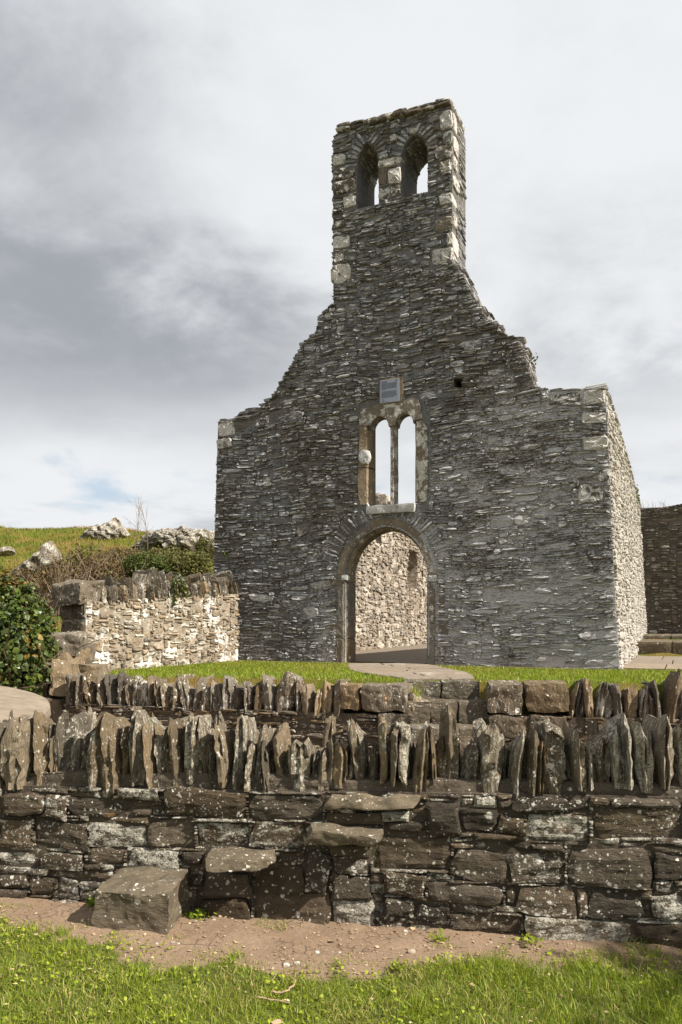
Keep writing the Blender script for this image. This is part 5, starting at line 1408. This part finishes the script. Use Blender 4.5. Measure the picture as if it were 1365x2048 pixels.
# daisies
def daisy(px, py, label, s=.011, terr=False):
    if terr:
        D = ray(px, py); t = (1.6-G0-.03)/-D[2]; p = EYE+D*t; p[2] = float(terrace_z(p[0], p[1]))+.075; s = .018
    else: p = low_pt(px, py); p = p+Z*.045
    root = thing('daisy', p-Z*.04, label, 'flower', 'daisies in the grass')
    V, f = tube([p-Z*.045, p-Z*.004], [.0012, .0012], 4); mk('stem', V, f, M_grass, root, (.5, 0, .5, 1))
    V = []; f = []; k_ = 12
    for k in range(k_):
        q = 2*math.pi*k/k_+rg.normal(0, .05); w = .22; i = len(V)
        tip = s*rg.uniform(.9, 1.1)
        V += [(0, 0, 0), (math.cos(q-w)*tip*.8, math.sin(q-w)*tip*.8, .002), (math.cos(q)*tip, math.sin(q)*tip, .003), (math.cos(q+w)*tip*.8, math.sin(q+w)*tip*.8, .002)]
        f.append((i, i+1, i+2, i+3))
    tl = np.array(V); tl[:, 2] += -tl[:, 1]*.35
    mk('petals', tl+p, f, M_petal, root, (.5, rg.uniform(0, .3), .7, 1))
    L, tp = box_local(s*.6, s*.6, s*.35, 3, rg, amp=0, rnd=1.0); mk('flower_eye', L+p+Z*.003, tp, M_yellow, root, (.5, 0, .5, 1))
for i, (x, y) in enumerate(((25, 1962), (31, 1989), (47, 1893), (180, 1960), (24, 1868), (38, 1880), (46, 1984), (16, 1908), (12, 2030))):
    daisy(x, y, 'lone white daisy in the grass below the step block' if i == 3 else 'white daisy among those in the foreground grass at the left edge')
for i, (x, y) in enumerate(((352, 1331), (376, 1330), (340, 1337), (318, 1334), (303, 1331), (955, 1349), (985, 1347), (1040, 1346), (1082, 1348), (650, 1336), (503, 1334), (1100, 1343))):
    daisy(x, y, 'tiny white daisy in the terrace grass', terr=True)

# ------------------------------------------------------------------ plants growing on the walls
def sprig(fr, pts, n, size, label, ta=(.3, 1), off=.06, spread=.04, mat=M_ivy):
    C_ = []
    for k in range(n):
        i = rg.integers(0, len(pts)-1) if len(pts) > 1 else 0; f_ = rg.random(); p, q = pts[i], pts[min(i+1, len(pts)-1)]
        a, z = fr.px(p[0]*(1-f_)+q[0]*f_, p[1]*(1-f_)+q[1]*f_); C_.append(fr.w(np.array([a+rg.normal(0, spread), z+rg.normal(0, spread), off+rg.uniform(-.02, .03)])))
    V, T, C = leaves(np.array(C_), size*rg.uniform(.6, 1.2, n), rg, leaf_tint(n, rg, ta, (0, .1)), outdir=fr.N*.8)
    o = mk('wall_plant', V, T, mat, None, C); tag(o, label, 'plant', 'plants growing on the walls'); return o
sprig(LF, [(350, 1152), (358, 1168), (368, 1194)], 90, .05, 'ivy trailing over the coping of the limed wall', spread=.035, off=.08)
sprig(LF, [(341, 1160), (346, 1190), (344, 1212)], 150, .04, 'thin ivy strand hanging left of the trailing ivy', spread=.02, off=.06)
sprig(GF, [(452, 1104), (455, 1112)], 26, .035, 'small yellow-green fern on the gable near its left edge', (.6, 1), spread=.03)
sprig(GF, [(1058, 700), (1062, 712)], 26, .05, 'green tuft on the broken right slope of the gable', (.6, 1), off=-.3, spread=.05)
sprig(SF, [(1268, 985), (1272, 1000)], 40, .07, 'small green plant on top of the side wall', (.2, .8), spread=.1)
p = np.array((.80, 8.42, .78)); q = 160
g = rg.normal(0, 1, (q, 2))*np.array((.035, .06)); 
V, T, C = blades(q, p[0]+g[:, 0], p[1]+g[:, 1], np.full(q, .70), rg.uniform(.10, .26, q), rg.uniform(.004, .008, q), rg, .8, leaf_tint(q, rg, (.3, 1), (0, .4)))
o = mk('grass_tuft', V, T, M_grass, None, C); tag(o, 'grass tuft in the corner of the terrace steps', 'grass tuft')
b = twigs(rg, lambda: FF.w(np.array([rg.uniform(.1, .9), 3.7, -.2])), 14, .3, .006, .3)
o = b.build('dry_weed', M_twig); tag(o, 'dry weed stems on top of the shaded boundary wall', 'plant')

# ================================================================== TREE OUT OF FRAME THAT SHADES THE LAWN'S RIGHT CORNER
def tree(base, h, cr, nleaf, label):
    root = thing('broadleaf_tree', base, label, 'tree')
    base = np.array(base, float); b = Batch(); tips = []
    def br(p, dv, L, r, lv):
        pts = [p]; k = 6
        for j in range(k):
            dv = unit(dv+rg.normal(0, .12, 3)+np.array((0, 0, .06))); p = p+dv*L/k; pts.append(p)
        V, f = tube(pts, np.linspace(r, r*.55, k+1), 7); b.add(V, f, (.5, .5, .3, 1))
        if lv == 0: tips.extend(pts[2:]); return
        for q in range(4 if lv > 1 else 5): br(pts[rg.integers(3, k+1)], unit(dv+rg.normal(0, .6, 3)), L*.62, r*.5, lv-1)
    br(base, np.array((0, 0, 1.0)), h*.5, .16, 3)
    b.build('trunk', M_bark, root)
    tips = np.array(tips); k = rg.integers(0, len(tips), nleaf)
    C_ = tips[k]+rg.normal(0, .22, (nleaf, 3))
    V, T, C = leaves(C_, rg.uniform(.09, .15, nleaf), rg, leaf_tint(nleaf, rg, (0, 1), (0, .2)))
    mk('crown', V, T, M_shrub, root, C)
    return root, C_.mean(0)
shade_tree, cc = tree((7.5, -.75, -.2), 6.2, 2.2, 8500, 'broadleaf tree standing right of the view, shading the lawn corner')
foot = np.array((3.2, 2.8, 0.0))               # where the middle of its shadow lies
want = foot + np.array(S)*(cc[2]/S.z)
shade_tree.location.x += want[0]-cc[0]; shade_tree.location.y += want[1]-cc[1]
